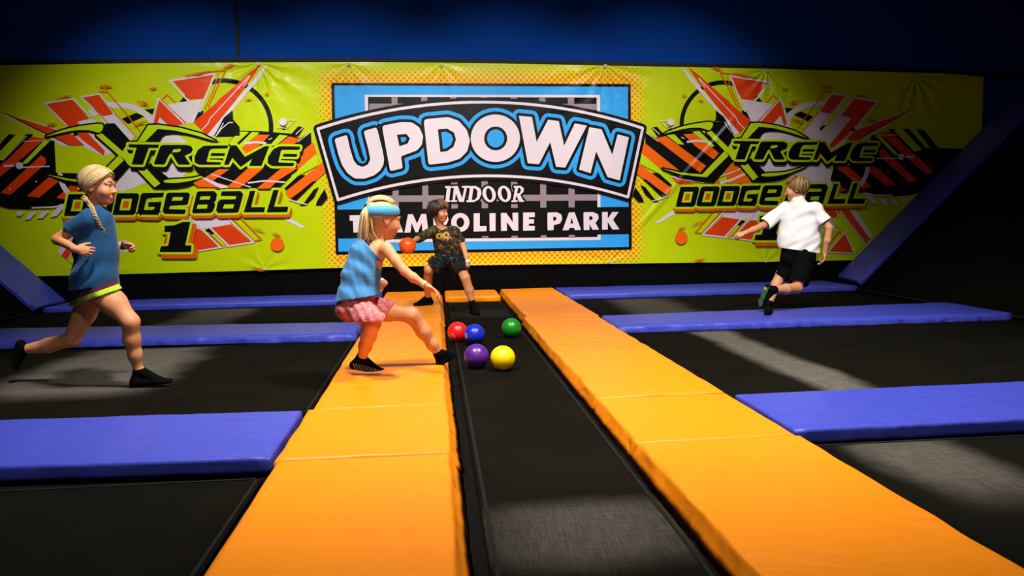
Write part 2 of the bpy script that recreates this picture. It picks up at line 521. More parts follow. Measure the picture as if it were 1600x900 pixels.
# black batten above the banner
V, Fc = [], []
for k in range(NX+1):
    x = -8.2+17.8*k/NX
    b = interp(topL, x)
    V += [(x, YW-.06, b-.01), (x, YW-.06, b+.065), (x, YW, b+.065), (x, YW, b-.01)]
for k in range(NX):
    q = k*4
    for i in range(4): Fc.append((q+i, q+4+i, q+4+(i+1) % 4, q+(i+1) % 4))
tag(link('trim_9', mesh('trim_9', V, Fc, M_BATTEN)), kind='structure')

class Print:
    """flat printed artwork: each added shape lies a hair above the last"""
    def __init__(s, lift, dy=.0011): s.v, s.f, s.m, s.y, s.dy = [], [], [], lift, dy
    def _y(s):
        s.c = (getattr(s, 'c', 0)+1) % 67
        return YB-s.y-s.c*(1.5e-5 if s.dy > .001 else .0002/67)
    def _add(s, loops, ink):
        pts = [Vector((x, z, 0)) for lp in loops for x, z in lp]
        tr = tessellate_polygon([[Vector((x, z, 0)) for x, z in lp] for lp in loops])
        k, y = len(s.v), s._y()
        s.v += [(q.x, y, q.y) for q in pts]
        for a, b, c in tr:
            n = (pts[b]-pts[a]).cross(pts[c]-pts[a]).z
            s.f.append((k+a, k+b, k+c) if n > 0 else (k+a, k+c, k+b))
            s.m.append(INK_ORDER.index(ink))
    def step(s):
        s.y += s.dy; s.c = 0
    def poly(s, pts, ink, holes=(), same=False):
        if not same: s.step()
        s._add([pts]+list(holes), ink)
    def quad(s, a, b, c, d, ink):
        k, y = len(s.v), s._y()
        s.v += [(q[0], y, q[1]) for q in (a, b, c, d)]
        ar = sum((p[0]*q[1]-q[0]*p[1]) for p, q in ((a, b), (b, c), (c, d), (d, a)))
        s.f.append((k, k+1, k+2, k+3) if ar > 0 else (k+3, k+2, k+1, k)); s.m.append(INK_ORDER.index(ink))
    def disc(s, c, r, ink, n=20, same=False, ry=None):
        if not same: s.step()
        k, y = len(s.v), s._y()
        s.v += [(c[0]+r*math.cos(2*math.pi*i/n), y, c[1]+(ry or r)*math.sin(2*math.pi*i/n)) for i in range(n)]
        s.f.append(tuple(range(k, k+n))); s.m.append(INK_ORDER.index(ink))
    def line(s, pts, wd, ink, closed=False, same=False, rnd=True):
        if not same: s.step()
        seg = list(zip(pts, pts[1:]))+([(pts[-1], pts[0])] if closed else [])
        for (ax, az), (bx, bz) in seg:
            L = math.hypot(bx-ax, bz-az) or 1e-6
            nx, nz = -(bz-az)/L*wd/2, (bx-ax)/L*wd/2
            s.quad((ax-nx, az-nz), (bx-nx, bz-nz), (bx+nx, bz+nz), (ax+nx, az+nz), ink)
        if rnd:
            for c in (pts if closed else pts[1:-1]): s.disc(c, wd/2, ink, 12, True)
    def grow(s, loops, wd, ink, same=False):
        """the shape fattened by wd on every side"""
        s.poly(loops[0], ink, loops[1:], same)
        for lp in loops: s.line(lp, 2*wd, ink, True, True)
    def build(s, name, parent):
        c = Vector((sum(q[0] for q in s.v)/len(s.v), YB, sum(q[2] for q in s.v)/len(s.v)))
        used = sorted(set(s.m))
        me = mesh(name, [Vector(q)-c for q in s.v], s.f, [INK[INK_ORDER[i]] for i in used], False, [used.index(i) for i in s.m])
        o = link(name, me)
        o.parent = parent
        pw = Vector((0, 0, 0)); q = parent
        while q: pw += q.location; q = q.parent
        o.location = c-pw
        return o

PXM = abs(wp(1200, 250)[0]-wp(1100, 250)[0])/100      # metres per photograph pixel on the banner
ZO = dict(A=(1000, 90, 7.5), B=(1140, 90, 7.5), C=(1280, 90, 6), D=(1000, 190, 7.5), E=(1140, 190, 7.5), F=(1280, 190, 6),
          G=(1000, 300, 7.5), H=(1240, 280, 6), I=(160, 290, 7.5), J=(300, 280, 6),
          K=(485, 110, 6), L=(650, 110, 6), M=(820, 110, 6), N=(485, 240, 6), O=(650, 240, 6), Q=(820, 260, 6), X=(0, 0, 1))
def zz(k, pts):
    ox, oy, s = ZO[k]
    return [wp(ox+x/s, oy+y/s) for x, y in pts]
def zm(*runs):
    r = []
    for k, pts in runs: r += zz(k, pts)
    return r
def smooth(pts, n=6, closed=True):
    """Catmull-Rom through the points"""
    out, N = [], len(pts)
    for i in range(N if closed else N-1):
        g = (lambda j: pts[j % N]) if closed else (lambda j: pts[min(max(j, 0), N-1)])
        p0, p1, p2, p3 = g(i-1), g(i), g(i+1), g(i+2)
        for k in range(n):
            t = k/n
            out.append(tuple(.5*(2*p1[a]+(p2[a]-p0[a])*t+(2*p0[a]-5*p1[a]+4*p2[a]-p3[a])*t*t+(3*p1[a]-p0[a]-3*p2[a]+p3[a])*t**3) for a in (0, 1)))
    if not closed: out.append(pts[-1])
    return out
def soft(pts, r=.2, n=3):
    """corners rounded a little"""
    out, N = [], len(pts)
    for i in range(N):
        a, b, c = pts[i-1], pts[i], pts[(i+1) % N]
        p = [b[k]+(a[k]-b[k])*r for k in (0, 1)]; q = [b[k]+(c[k]-b[k])*r for k in (0, 1)]
        for j in range(n+1):
            t = j/n
            out.append(tuple((1-t)**2*p[k]+2*t*(1-t)*b[k]+t*t*q[k] for k in (0, 1)))
    return out
def clipmin(pts, zmin):   # keep artwork on the sheet
    return [(x, max(zmin, z)) for x, z in pts]

# ---- the right starburst, as flat shapes (ink, kind, points, width)
ART = []
def sh(ink, pts, k='poly', wd=0): ART.append((ink, k, pts, wd))
rc = wp(1128.7, 195.3); rr = 63*PXM
sh('black', [(rc[0]+rr*math.cos(math.radians(a)), rc[1]+rr*math.sin(math.radians(a))) for a in range(192, 62, -5)], 'line', 6.5*PXM)
# black spatter behind the shards
sh('black', zz('B', [(620, 585), (750, 595), (660, 660)]))
sh('black', zz('B', [(290, 470), (325, 445), (385, 520), (310, 515)]))
sh('black', zz('B', [(140, 620), (210, 625), (260, 750), (160, 720)]))
sh('black', zz('B', [(750, 670), (830, 630), (980, 690), (920, 750)]))
# white fields
sh('white', zz('B', [(145, 490), (250, 505), (500, 545), (640, 640), (700, 800), (840, 890), (330, 760), (250, 745), (190, 620)]))
sh('white', smooth(zz('B', [(680, 720), (760, 625), (880, 565), (1000, 545), (1110, 540)]), 5, False), 'line', 8*PXM)
sh('white', zm(('B', [(1060, 640), (1165, 655), (1200, 600)]), ('C', [(100, 525), (165, 545), (300, 565), (420, 640), (340, 700), (240, 800), (100, 870), (0, 830)]), ('E', [(1100, 230), (930, 200), (845, 120)])))
sh('white', zz('E', [(330, 200), (420, 120), (600, 120), (850, 180), (930, 215), (940, 240), (330, 240)]))
sh('white', zz('E', [(330, 520), (470, 440), (1180, 470), (1200, 720), (920, 700), (700, 600), (600, 700), (480, 720), (400, 590)]))
sh('white', zz('F', [(0, 410), (100, 420), (105, 440), (40, 455), (110, 460), (155, 490), (140, 530), (90, 545), (130, 590), (90, 640), (-60, 640), (-60, 420)]))
sh('white', zz('G', [(960, 290), (1010, 215), (1400, 190), (1500, 300), (1380, 420), (1250, 320), (1190, 340)]))
sh('white', zm(('H', [(270, 260), (470, 270), (330, 345), (390, 440), (380, 500), (340, 420)])))
sh('white', zz('H', [(190, 450), (290, 470), (250, 540), (190, 560)]))
# long white blades
sh('white', zz('A', [(480, 110), (540, 150), (860, 530), (1165, 885), (1110, 905), (850, 575), (590, 280)]))
sh('white', zz('C', [(905, 498), (750, 570), (560, 680), (450, 765), (330, 785), (620, 640), (850, 510)]))
sh('white', zz('H', [(515, 285), (575, 290), (742, 530), (712, 560)]))
sh('white', zz('G', [(480, 215), (390, 215), (270, 290), (170, 365), (220, 365)]))
# red blades
sh('red', zm(('A', [(565, 115), (680, 200), (830, 335), (1050, 520)]), ('B', [(0, 530), (245, 735), (235, 760), (115, 895)]), ('A', [(1165, 885), (860, 520), (700, 310)])))
sh('white', zm(('A', [(690, 240), (830, 390), (990, 560), (1130, 710)]), ('B', [(100, 760), (170, 830)])), 'line', 1.3*PXM)
sh('white', zz('A', [(680, 240), (765, 360)]), 'line', 1.*PXM)
sh('red', zz('B', [(10, 225), (440, 290), (280, 495), (140, 485)]))
sh('white', zz('B', [(182, 635), (90, 420), (5, 215), (478, 290), (290, 510)]), 'line', 2.6*PXM)
sh('rust', zz('A', [(1140, 585), (1020, 330), (940, 185), (1200, 205)]), 'line', 1.7*PXM)
sh('rust', zz('A', [(1180, 610), (1080, 400), (1020, 230)]), 'line', 1.3*PXM)
sh('red', zz('B', [(335, 750), (590, 500), (670, 770), (640, 800), (595, 680), (505, 775), (480, 800)]))
sh('white', zz('B', [(350, 755), (595, 480), (705, 790)]), 'line', 2.2*PXM)
sh('rust', zz('B', [(430, 525), (508, 440), (560, 490)]), 'line', 1.8*PXM)
sh('rust', zz('B', [(330, 745), (480, 590), (575, 490)]), 'line', 1.2*PXM)
sh('red', zm(('B', [(1070, 640)]), ('C', [(10, 510), (115, 342), (245, 363), (95, 527)])))
sh('white', zm(('B', [(850, 890), (1060, 640)]), ('C', [(0, 505), (113, 338), (258, 362), (90, 545), (0, 660)])), 'line', 2.2*PXM)
sh('rust', zm(('B', [(800, 830), (930, 640), (1110, 400), (1190, 400)])), 'line', 1.6*PXM)
sh('rust', zm(('B', [(840, 890), (1000, 690), (1090, 560)])), 'line', 1.4*PXM)
sh('green', zm(('C', [(70, 600), (260, 365), (320, 372), (205, 500), (100, 620), (20, 680)])))
sh('rust', zm(('C', [(0, 650), (95, 540), (160, 460)])), 'line', 1.2*PXM)
sh('white', zz('C', [(130, 510), (180, 465), (210, 480), (165, 530)]))
sh('black', zz('C', [(0, 665), (40, 630), (58, 640), (15, 688)]))
sh('red', zz('C', [(205, 545), (325, 385), (540, 415), (390, 590), (340, 650), (270, 720), (100, 865), (90, 825), (300, 570)]))
sh('white', zz('C', [(185, 535), (325, 376), (548, 413), (380, 605)]), 'line', 2.4*PXM)
sh('white', zz('C', [(340, 640), (375, 605), (400, 655), (300, 700), (268, 722)]))
sh('red', zz('C', [(250, 770), (330, 690), (400, 662), (560, 600), (740, 540), (862, 485), (640, 620), (360, 775)]))
sh('white', zz('C', [(400, 660), (560, 598), (750, 530)]), 'line', 1.*PXM)
sh('black', zz('C', [(370, 768), (640, 612), (850, 490)]), 'line', .9*PXM)
sh('black', zz('C', [(300, 665), (325, 660), (335, 690), (295, 690)]))
# lower shards
sh('red', zz('G', [(960, 292), (1190, 325), (990, 520), (760, 488)]))
sh('white', zz('G', [(1000, 215), (850, 370), (728, 500), (990, 530), (1200, 300)]), 'line', 2.5*PXM)
sh('rust', zz('G', [(870, 215), (760, 340), (645, 475), (720, 488), (960, 215)]), 'line', 1.8*PXM)
sh('black', zz('G', [(1140, 380), (1190, 325), (1230, 345), (1170, 395)]))
sh('red', zm(('G', [(1100, 535), (1290, 330)]), ('X', [(1215, 345), (1222, 362), (1175, 376)])))
sh('white', zm(('G', [(1080, 540), (1250, 350), (1380, 190)])), 'line', 2.3*PXM)
sh('white', zz('G', [(1000, 530), (1350, 575)]), 'line', 2*PXM)
sh('rust', zz('G', [(1020, 525), (1060, 530), (1200, 370)]), 'line', 1.8*PXM)
sh('red', zz('H', [(275, 265), (515, 285), (712, 560), (665, 600), (430, 290), (400, 360), (345, 345), (330, 380)]))
sh('green', zz('H', [(400, 370), (440, 400), (660, 610), (560, 700), (480, 500), (370, 420)]))
sh('white', zz('H', [(430, 290), (530, 420), (668, 600)]), 'line', 1.4*PXM)
sh('white', zz('H', [(395, 290), (415, 335), (345, 440)]), 'line', 1.4*PXM)
sh('red', zz('H', [(472, 510), (335, 670), (555, 690)]))
sh('white', zz('H', [(320, 680), (475, 500), (568, 695)]), 'line', 1.8*PXM)
sh('white', zz('H', [(300, 682), (568, 695)]), 'line', 1.6*PXM)
sh('rust', zz('H', [(330, 600), (420, 490), (440, 520)]), 'line', 1.8*PXM)
# stripes left of the lettering
sh('black', zz('D', [(60, 125), (180, 195), (270, 140), (600, 105), (830, 95), (1020, 300), (730, 610), (470, 600), (220, 530), (180, 510), (60, 420)]))
sh('black', zz('D', [(130, 70), (195, 60), (270, 140), (200, 170)]))
sh('black', zz('D', [(310, 65), (390, 70), (350, 95)]))
sh('white', zz('D', [(135, 68), (225, 148)]), 'line', 1.2*PXM)
sh('white', zz('D', [(60, 125), (210, 235)]), 'line', .9*PXM)
sh('orange', zz('D', [(175, 200), (300, 170), (770, 520), (700, 600)]))
sh('orange', zz('D', [(505, 150), (650, 140), (920, 370), (860, 445), (640, 285)]))
sh('orange', zz('D', [(40, 240), (470, 585), (220, 545), (5, 375)]))
sh('green', zz('D', [(0, 390), (20, 378), (220, 545), (380, 700), (370, 760), (200, 600), (0, 500)]))
sh('orange', zz('D', [(-60, 455), (0, 505), (365, 780), (320, 865), (0, 645), (-80, 580)]))
sh('black', zz('D', [(135, 600), (215, 605), (375, 745), (345, 765)]))
sh('black', zz('D', [(20, 665), (70, 680), (310, 865), (250, 880)]))
sh('black', zm(('D', [(0, 740), (60, 770), (160, 900)]), ('G', [(225, 115), (160, 115), (60, 30)])))
sh('black', zz('G', [(-60, -60), (20, 60), (45, 118), (-20, 118), (-90, 40)]))
sh('white', zz('G', [(140, 105), (240, 80), (330, 45)]), 'line', 1.6*PXM)
sh('green', zz('D', [(310, 162), (400, 150), (515, 272), (440, 265)]))
sh('green', zz('D', [(610, 120), (690, 112), (870, 285), (835, 305)]))
sh('green', zz('D', [(720, 112), (825, 105), (1030, 310), (985, 348)]))
sh('white', zz('D', [(545, 240), (650, 225), (780, 235)]), 'line', 3*PXM)
sh('white', zz('D', [(480, 185), (520, 200)]), 'line', 1.2*PXM)
sh('red', zz('D', [(380, 635), (460, 670), (650, 735), (480, 735), (400, 690)]))
sh('white', zz('D', [(365, 645), (520, 680), (745, 712)]), 'line', 2.2*PXM)
sh('orange', zz('D', [(995, 550), (1070, 490), (1200, 600), (1110, 645)]))
sh('orange', zm(('D', [(890, 670), (1000, 730), (885, 745)])))
sh('orange', zz('E', [(-60, 560), (0, 500), (130, 545), (240, 690), (230, 725), (-20, 725)]))
sh('white', zz('E', [(-120, 720), (0, 690), (190, 605)]), 'line', 3.6*PXM)
sh('white', zz('D', [(905, 655), (1060, 600), (1175, 550)]), 'line', 1.4*PXM)
# white sketch lines by the arm of the X
sh('black', zz('A', [(885, 620), (980, 700), (1090, 900), (820, 900), (820, 800), (885, 720)]))
sh('white', zz('A', [(885, 755), (930, 755), (1010, 820), (1070, 900)]), 'line', 1.3*PXM)
sh('white', zz('A', [(985, 755), (1060, 880), (1110, 960)]), 'line', 1.2*PXM)
sh('white', zz('A', [(225, 740), (350, 740), (420, 820), (320, 830), (225, 740)]), 'line', .8*PXM)
# stripes right of the lettering
sh('black', zz('F', [(480, 130), (560, 120), (880, 280), (960, 250), (1150, 250), (1500, 260), (1650, 420), (1500, 600), (1000, 640), (850, 690), (640, 700), (380, 665), (200, 670), (100, 545), (130, 420), (480, 400)]))
sh('green', zz('F', [(515, 130), (560, 125), (745, 320), (700, 315)]))
sh('red', zz('F', [(545, 112), (655, 90), (1060, 465), (1000, 500), (620, 170)]))
sh('red', zz('F', [(555, 275), (590, 250), (915, 555), (840, 575), (555, 320)]))
sh('red', zz('F', [(470, 425), (530, 428), (712, 590), (620, 605), (462, 475)]))
sh('red', zz('F', [(135, 412), (270, 425), (485, 612), (400, 632)]))
sh('red', zz('F', [(110, 545), (140, 560), (250, 652), (190, 655)]))
sh('black', zz('F', [(640, 70), (700, 70), (900, 285), (860, 290)]))
sh('green', zz('F', [(700, 82), (780, 75), (955, 265), (890, 285)]))
sh('black', zz('F', [(775, 72), (830, 68), (1000, 255), (955, 262)]))
sh('black', zz('F', [(890, 65), (960, 65), (1110, 250), (1040, 252)]))
sh('white', zz('F', [(690, 85), (888, 286)]), 'line', .8*PXM)
sh('white', zz('F', [(895, 72), (970, 78)]), 'line', 1.*PXM)
sh('white', zz('F', [(545, 125), (720, 130)]), 'line', 1.*PXM)
sh('white', smooth(zz('F', [(450, 415), (440, 470), (420, 530), (375, 600)]), 5, False), 'line', 7*PXM)
sh('white', zz('F', [(525, 345), (740, 347)]), 'line', 1.6*PXM)
sh('white', zz('F', [(800, 330), (880, 333)]), 'line', 3*PXM)
sh('white', zz('F', [(760, 332)]), 'disc', 4.9*PXM)
for k, (a, b) in enumerate(((635, 470), (840, 525), (310, 540))):
    sh('white', zz('F', [(a, b)]), 'disc', 1.2*PXM)
for a in (([400, 665, 460, 668, 545, 772, 490, 768]), ([545, 722, 600, 725, 642, 780, 600, 780]), ([645, 728, 700, 728, 738, 785, 700, 788]), ([740, 728, 795, 718, 800, 745, 775, 760])):
    sh('white', zz('F', [(a[i], a[i+1]) for i in (0, 2, 4, 6)]))
sh('white', zz('F', [(430, 675), (520, 690), (680, 690)]), 'line', 2*PXM)
# dots
sh('white', zz('A', [(355, 757)]), 'disc', 5.4*PXM)
sh('orange', zz('G', [(478, 537)]), 'disc', 9.8*PXM)
# dry brush strokes: ragged, tapering
BR_ = random.Random(3)
def brush(ab, wd):
    (ax, az), (bx, bz) = ab
    for s in range(3):
        o = (s-1)*wd*.75*PXM; t0 = BR_.uniform(0, .3); t1 = BR_.uniform(.65, 1.05)
        up, dn = [], []
        for i in range(9):
            t = t0+(t1-t0)*i/8
            h = wd*.33*PXM*math.sin(math.pi*(i+.15)/8.3)*BR_.uniform(.35, 1.1)
            x, z = ax+(bx-ax)*t, az+(bz-az)*t+o*(.6+.4*t)+BR_.uniform(-.2, .2)*wd*PXM
            up.append((x, z+abs(h)+.0004)); dn.append((x, z-abs(h)-.0004))
        sh('rust', up+dn[::-1])
for a, b in (((795, 105), (1000, 165)), ((475, 440), (550, 460))): brush(zz('A', [a, b]), 2.2)
for k, a, b, wd in (('A', (640, 490), (780, 525), 1.4), ('B', (590, 365), (700, 385), 1.8), ('B', (670, 545), (830, 520), 3.), ('B', (700, 720), (880, 775), 2.2), ('B', (1030, 340), (1200, 360), 2.6),
                    ('B', (0, 190), (340, 240), 1.8), ('G', (420, 440), (560, 405), 2.), ('G', (560, 405), (770, 325), 1.3), ('G', (590, 830), (820, 760), 2.4), ('C', (440, 580), (560, 605), 2.4), ('C', (300, 345), (480, 385), 1.4)):
    brush(zz(k, [a, b]), wd)

def starburst(tf):
    pr = Print(.0006, .00022)
    for ink, k, pts, wd in ART:
        q = [tf(p) for p in pts]
        if k == 'poly': pr.poly(q, ink)
        elif k == 'line': pr.line(q, wd, ink)
        else: pr.disc(q[0], wd, ink)
    return pr
# the left starburst is the mirror image; fit the mirror axis from matching marks
mr = [wp(1047.3, 190.9), wp(1063.7, 371.6), wp(1128.7, 130)]; ml = [wp(443.5, 190.5), wp(432.8, 382), wp(357, 124)]
ax2 = (mr[0][0]+ml[0][0]+mr[1][0]+ml[1][0])/2
dz2 = ((ml[0][1]-mr[0][1])+(ml[1][1]-mr[1][1]))/2
szm = (ml[0][1]-ml[1][1])/(mr[0][1]-mr[1][1])
ZO['S'] = (260, 190, 7.5); ZO['U'] = (380, 190, 7.5)
def mirror(p): return (ax2-p[0], ml[0][1]+(p[1]-mr[0][1])*szm)
LEFT = starburst(mirror)
LEFT.poly(zm(('S', [(330, 540), (480, 600), (700, 540)]), ('U', [(650, 430), (560, 640), (470, 720), (400, 790), (-60, 760)]), ('S', [(560, 700), (420, 640)])), 'black')
for q_, ink in ((zz('S', [(470, 650), (620, 560), (745, 560), (560, 690)]), 'orange'), (zz('S', [(320, 720), (440, 665), (650, 775), (380, 765)]), 'orange'),
                (zz('S', [(710, 775), (960, 550), (1140, 550), (865, 780)]), 'orange'), (zz('U', [(165, 785), (460, 542), (650, 540), (400, 700), (320, 785)]), 'orange'),
                (zz('S', [(425, 665), (470, 655), (720, 775), (640, 785)]), 'white')):
    LEFT.poly(q_, ink)
LEFT.line(zz('S', [(530, 615), (1000, 772)]), 1.4*PXM, 'white')
LEFT.line(zz('U', [(60, 720), (260, 695), (500, 712)]), 2.2*PXM, 'white')
starburst(lambda p: p).build('starburst_print', banner)['label'] = 'right starburst artwork'
LEFT.build('starburst_print', banner)['label'] = 'left starburst artwork'

# ---- lettering of the starbursts (same print left and right, not mirrored)
tl = [wp(184.7, 302.7), wp(428, 297)]; tr_ = [wp(1126, 291.3), wp(1331.7, 290.8)]
sx = (tl[1][0]-tl[0][0])/(tr_[1][0]-tr_[0][0])
hl, hr = wp(177.3, 302.7)[1]-wp(177.3, 336)[1], wp(1116, 291.3)[1]-wp(1116, 322)[1]
sz_ = hl/hr
def r2l(p): return (tl[0][0]+(p[0]-tr_[0][0])*sx, tl[0][1]+(p[1]-tr_[0][1])*sz_)
def l2r(p): return (tr_[0][0]+(p[0]-tl[0][0])/sx, tr_[0][1]+(p[1]-tl[0][1])/sz_)

def x_mark(tf):
    pr = Print(.026, .0003)
    black, green = [], []
    green.append(smooth(zz('D', [(275, 143), (450, 72), (640, 28), (838, 10), (812, 100), (700, 75), (560, 78), (400, 112)]), 3))
    green.append(zz('D', [(700, 95), (840, 120), (1010, 300), (985, 345), (860, 240)]) if 0 else zz('D', [(830, 110), (860, 140), (1030, 310), (985, 348), (770, 130)]))
    green.append(zm(('E', [(240, 22), (340, 17), (560, 52), (760, 112), (900, 195), (700, 130), (500, 78), (335, 62), (200, 200), (95, 200), (60, 260)]), ('D', [(1060, 330), (1010, 320), (1090, 230), (1170, 210)])))
    green.append(zm(('D', [(985, 345), (1030, 400), (775, 652), (620, 640), (440, 612), (260, 552), (480, 600), (720, 620)])))
    green.append(zm(('D', [(985, 345), (1020, 310), (1075, 215)]), ('E', [(100, 200), (115, 265), (55, 450), (20, 450)]), ('D', [(1040, 395)])))
    green.append(zz('E', [(85, 475), (180, 468), (325, 650), (265, 692)]))
    green.append(smooth(zz('E', [(368, 638), (400, 608), (650, 590), (885, 523), (700, 602), (500, 642)]), 3))
    black.append(zz('D', [(815, 90), (870, 5), (960, 0), (1105, 190), (1060, 255), (1030, 305)]))
    black.append(smooth(zz('E', [(340, 60), (500, 75), (700, 130), (850, 165), (945, 212), (840, 185), (600, 122), (400, 124), (330, 205), (190, 205)]), 3))
    black.append(zz('D', [(1040, 395), (1095, 450), (860, 720), (700, 705), (450, 660), (260, 560), (450, 612), (770, 655)]))
    black.append(zz('E', [(170, 480), (240, 430), (410, 590), (370, 640), (320, 655)]))
    black.append(smooth(zz('E', [(250, 700), (330, 650), (500, 645), (720, 600), (905, 520), (740, 600), (600, 680), (400, 710)]), 3))
    for g in green: pr.grow([[tf(p) for p in g]], 2.3*PXM, 'black')
    for g in black: pr.poly([tf(p) for p in g], 'black')
    for g in green: pr.poly([tf(p) for p in g], 'green')
    return pr

TREME = [
    [zz('E', [(35, 228), (340, 232), (325, 268), (235, 268), (165, 448), (55, 445), (115, 265), (40, 262)])],
    [soft(zz('E', [(355, 235), (610, 235), (655, 250), (668, 285), (650, 322), (583, 352), (635, 448), (515, 448), (455, 325), (430, 345), (380, 448), (272, 445)]), .12), zz('E', [(460, 318), (478, 283), (545, 278), (552, 295), (525, 312)])],
    [soft(zz('E', [(1022, 240), (1010, 275), (855, 278), (830, 300), (795, 418), (940, 422), (930, 450), (720, 450), (678, 425), (680, 360), (720, 285), (780, 243)]), .12)],
    [zz('E', [(850, 322), (985, 325), (975, 355), (838, 355)])],
    [zz('X', [(1278.7, 222), (1286.7, 222), (1296.9, 238.6), (1324, 223.3), (1330, 223.3), (1318, 251.7), (1301.7, 251.7), (1306, 241.7), (1290.5, 253.3), (1280.3, 240), (1274.7, 250), (1268.7, 250)])],
    [soft(zz('F', [(545, 203), (535, 232), (400, 232), (390, 240), (362, 340), (490, 345), (480, 372), (310, 372), (277, 345), (285, 290), (330, 225), (380, 200)]), .12)],
    [zz('F', [(410, 265), (520, 267), (510, 292), (400, 290)])],
]
Dd = [zz('I', [(185, 92), (420, 90), (442, 110), (440, 150), (400, 320), (370, 345), (130, 345)]), zz('I', [(240, 155), (360, 155), (335, 290), (210, 290)])]
Oo = [zz('I', [(210, 92), (420, 90), (442, 110), (440, 150), (400, 320), (370, 345), (160, 345), (133, 322), (140, 280), (180, 115)]), Dd[1]]
pit = zz('I', [(0, 0)])[0][0]-zz('I', [(283, 0)])[0][0]      # letter pitch
dzp = wp(146, 320)[1]-wp(184, 319)[1]
def shift(lps, k): return [[(x+pit*k, z+dzp*0) for x, z in lp] for lp in lps]
DODGE = [shift(Dd, 2), shift(Oo, 1), Dd,
    [soft(zz('I', [(480, 88), (735, 85), (715, 140), (560, 145), (530, 160), (495, 285), (610, 285), (625, 250), (545, 250), (555, 195), (705, 190), (680, 320), (650, 345), (440, 340), (420, 310), (460, 110)]), .12)],
    [soft(zz('I', [(785, 83), (1015, 80), (1036, 105), (1008, 228), (805, 238), (788, 275), (992, 280), (975, 335), (740, 332), (715, 300), (760, 105)]), .1), zz('I', [(840, 135), (950, 135), (955, 150), (940, 175), (820, 178)])],
    [soft(zz('J', [(55, 115), (215, 112), (242, 140), (232, 200), (215, 215), (225, 240), (205, 300), (180, 318), (5, 320)]), .1), zz('J', [(90, 162), (180, 160), (172, 190), (78, 192)]), zz('J', [(62, 240), (152, 238), (148, 275), (50, 278)])],
    [soft(zz('J', [(285, 115), (460, 112), (488, 140), (440, 315), (250, 318), (232, 290), (250, 210), (275, 190), (415, 188), (420, 160), (275, 158)]), .1), zz('J', [(310, 237), (402, 235), (390, 275), (295, 275)])],
    [zz('J', [(550, 110), (600, 108), (560, 262), (692, 262), (680, 310), (490, 312)])],
    [zz('J', [(768, 102), (818, 102), (775, 258), (910, 258), (895, 310), (705, 312)])]]
ONE = [[zz('I', [(740, 470), (850, 465), (950, 425), (1040, 425), (980, 700), (1055, 700), (1045, 778), (680, 778), (695, 710), (780, 705), (810, 545), (735, 545)])]]
def lettering(letters, tf, lift, shadow, off, gw=3.3):
    pr = Print(lift)
    T = [[[tf(p) for p in lp] for lp in L] for L in letters]
    pr.step()
    for L in T: pr.grow([[(x+off[0]*PXM, z-off[1]*PXM) for x, z in L[0]]], gw*PXM, shadow, True)
    pr.step()
    for L in T: pr.grow([L[0]]+L[1:], gw*PXM, 'green', True)
    pr.step()
    for L in T: pr.poly(L[0], 'black', L[1:], True)
    return pr
I_ = lambda p: p
for side, fx, fl in (('right', I_, l2r), ('left', r2l, I_)):
    x_mark(fx).build('x_emblem', banner)['label'] = side+' lime X emblem with black edges'
    lettering(TREME, fx, .0335, 'black', (1, 5)).build('lettering', banner)['label'] = 'letters TREME on the %s starburst' % side
    lettering(DODGE, fl, .0335, 'rust', (1.2, 4.2)).build('lettering', banner)['label'] = 'word DODGEBALL on the %s starburst' % side
    lettering(ONE, fl, .0335, 'rust', (5, 6)).build('numeral', banner)['label'] = 'number 1 on the %s starburst' % side

# ---- logo panel
pr = Print(.0025)
pr.grow([zz('X', [(520, 132), (983, 133.5), (984.8, 388), (527, 395.5)])], 2.2*PXM, 'black')
pr.poly(zz('X', [(522.5, 133.5), (981, 135.8), (982.5, 385.8), (529, 393.2)]), 'blue')
pr.poly(zz('X', [(569.7, 148), (937.5, 148.3), (938.4, 374.8), (577, 379)]), 'white')
pr.poly(zz('X', [(575, 151.5), (932, 152.5), (933.5, 370.3), (580.5, 374.3)]), 'black')
pr.step()
for a, b in (((611.7, 621.3), (614, 623.7)), ((658, 667.5), (660.8, 670)), ((703, 713), (706, 716)), ((751, 760.5), (753, 763)), ((797.5, 807.5), (799, 809)), ((842.5, 852), (844.7, 854)), ((887, 897), (888.7, 898))):
    pr.poly(zz('X', [(a[0], 152), (a[1], 152), (b[1], 371.5), (b[0], 371.5)]), 'grey', (), True)
pr.step()
for a, b, c, d in ((162, 171.7, 162.5, 172), (305.8, 315.8, 303.7, 313.3)):
    pr.poly(zz('X', [(577, a), (932.5, c), (932.5, d), (577, b)]), 'grey', (), True)
pr.poly(zz('X', [(523, 327.5), (985.6, 323.2), (986.5, 365.4), (525.5, 372.5)]), 'black')
panel = pr.build('logo_panel', banner)

# arched name plate
def arc3(a, b, c, n=24):
    """circle arc through three points"""
    (x1, y1), (x2, y2), (x3, y3) = a, b, c
    d = 2*(x1*(y2-y3)+x2*(y3-y1)+x3*(y1-y2))
    ux = ((x1*x1+y1*y1)*(y2-y3)+(x2*x2+y2*y2)*(y3-y1)+(x3*x3+y3*y3)*(y1-y2))/d
    uy = ((x1*x1+y1*y1)*(x3-x2)+(x2*x2+y2*y2)*(x1-x3)+(x3*x3+y3*y3)*(x2-x1))/d
    a0, a1 = math.atan2(y1-uy, x1-ux), math.atan2(y3-uy, x3-ux)
    r = math.hypot(x1-ux, y1-uy)
    return [(ux+r*math.cos(a0+(a1-a0)*k/n), uy+r*math.sin(a0+(a1-a0)*k/n)) for k in range(n+1)]
pr = Print(.027)
top = arc3(*zz('X', [(497, 201.5), (748, 160), (1003.5, 200.5)]))
bot = arc3(*zz('X', [(528.7, 312.5), (757, 275), (980.5, 308)]))
ring = top+bot[::-1]
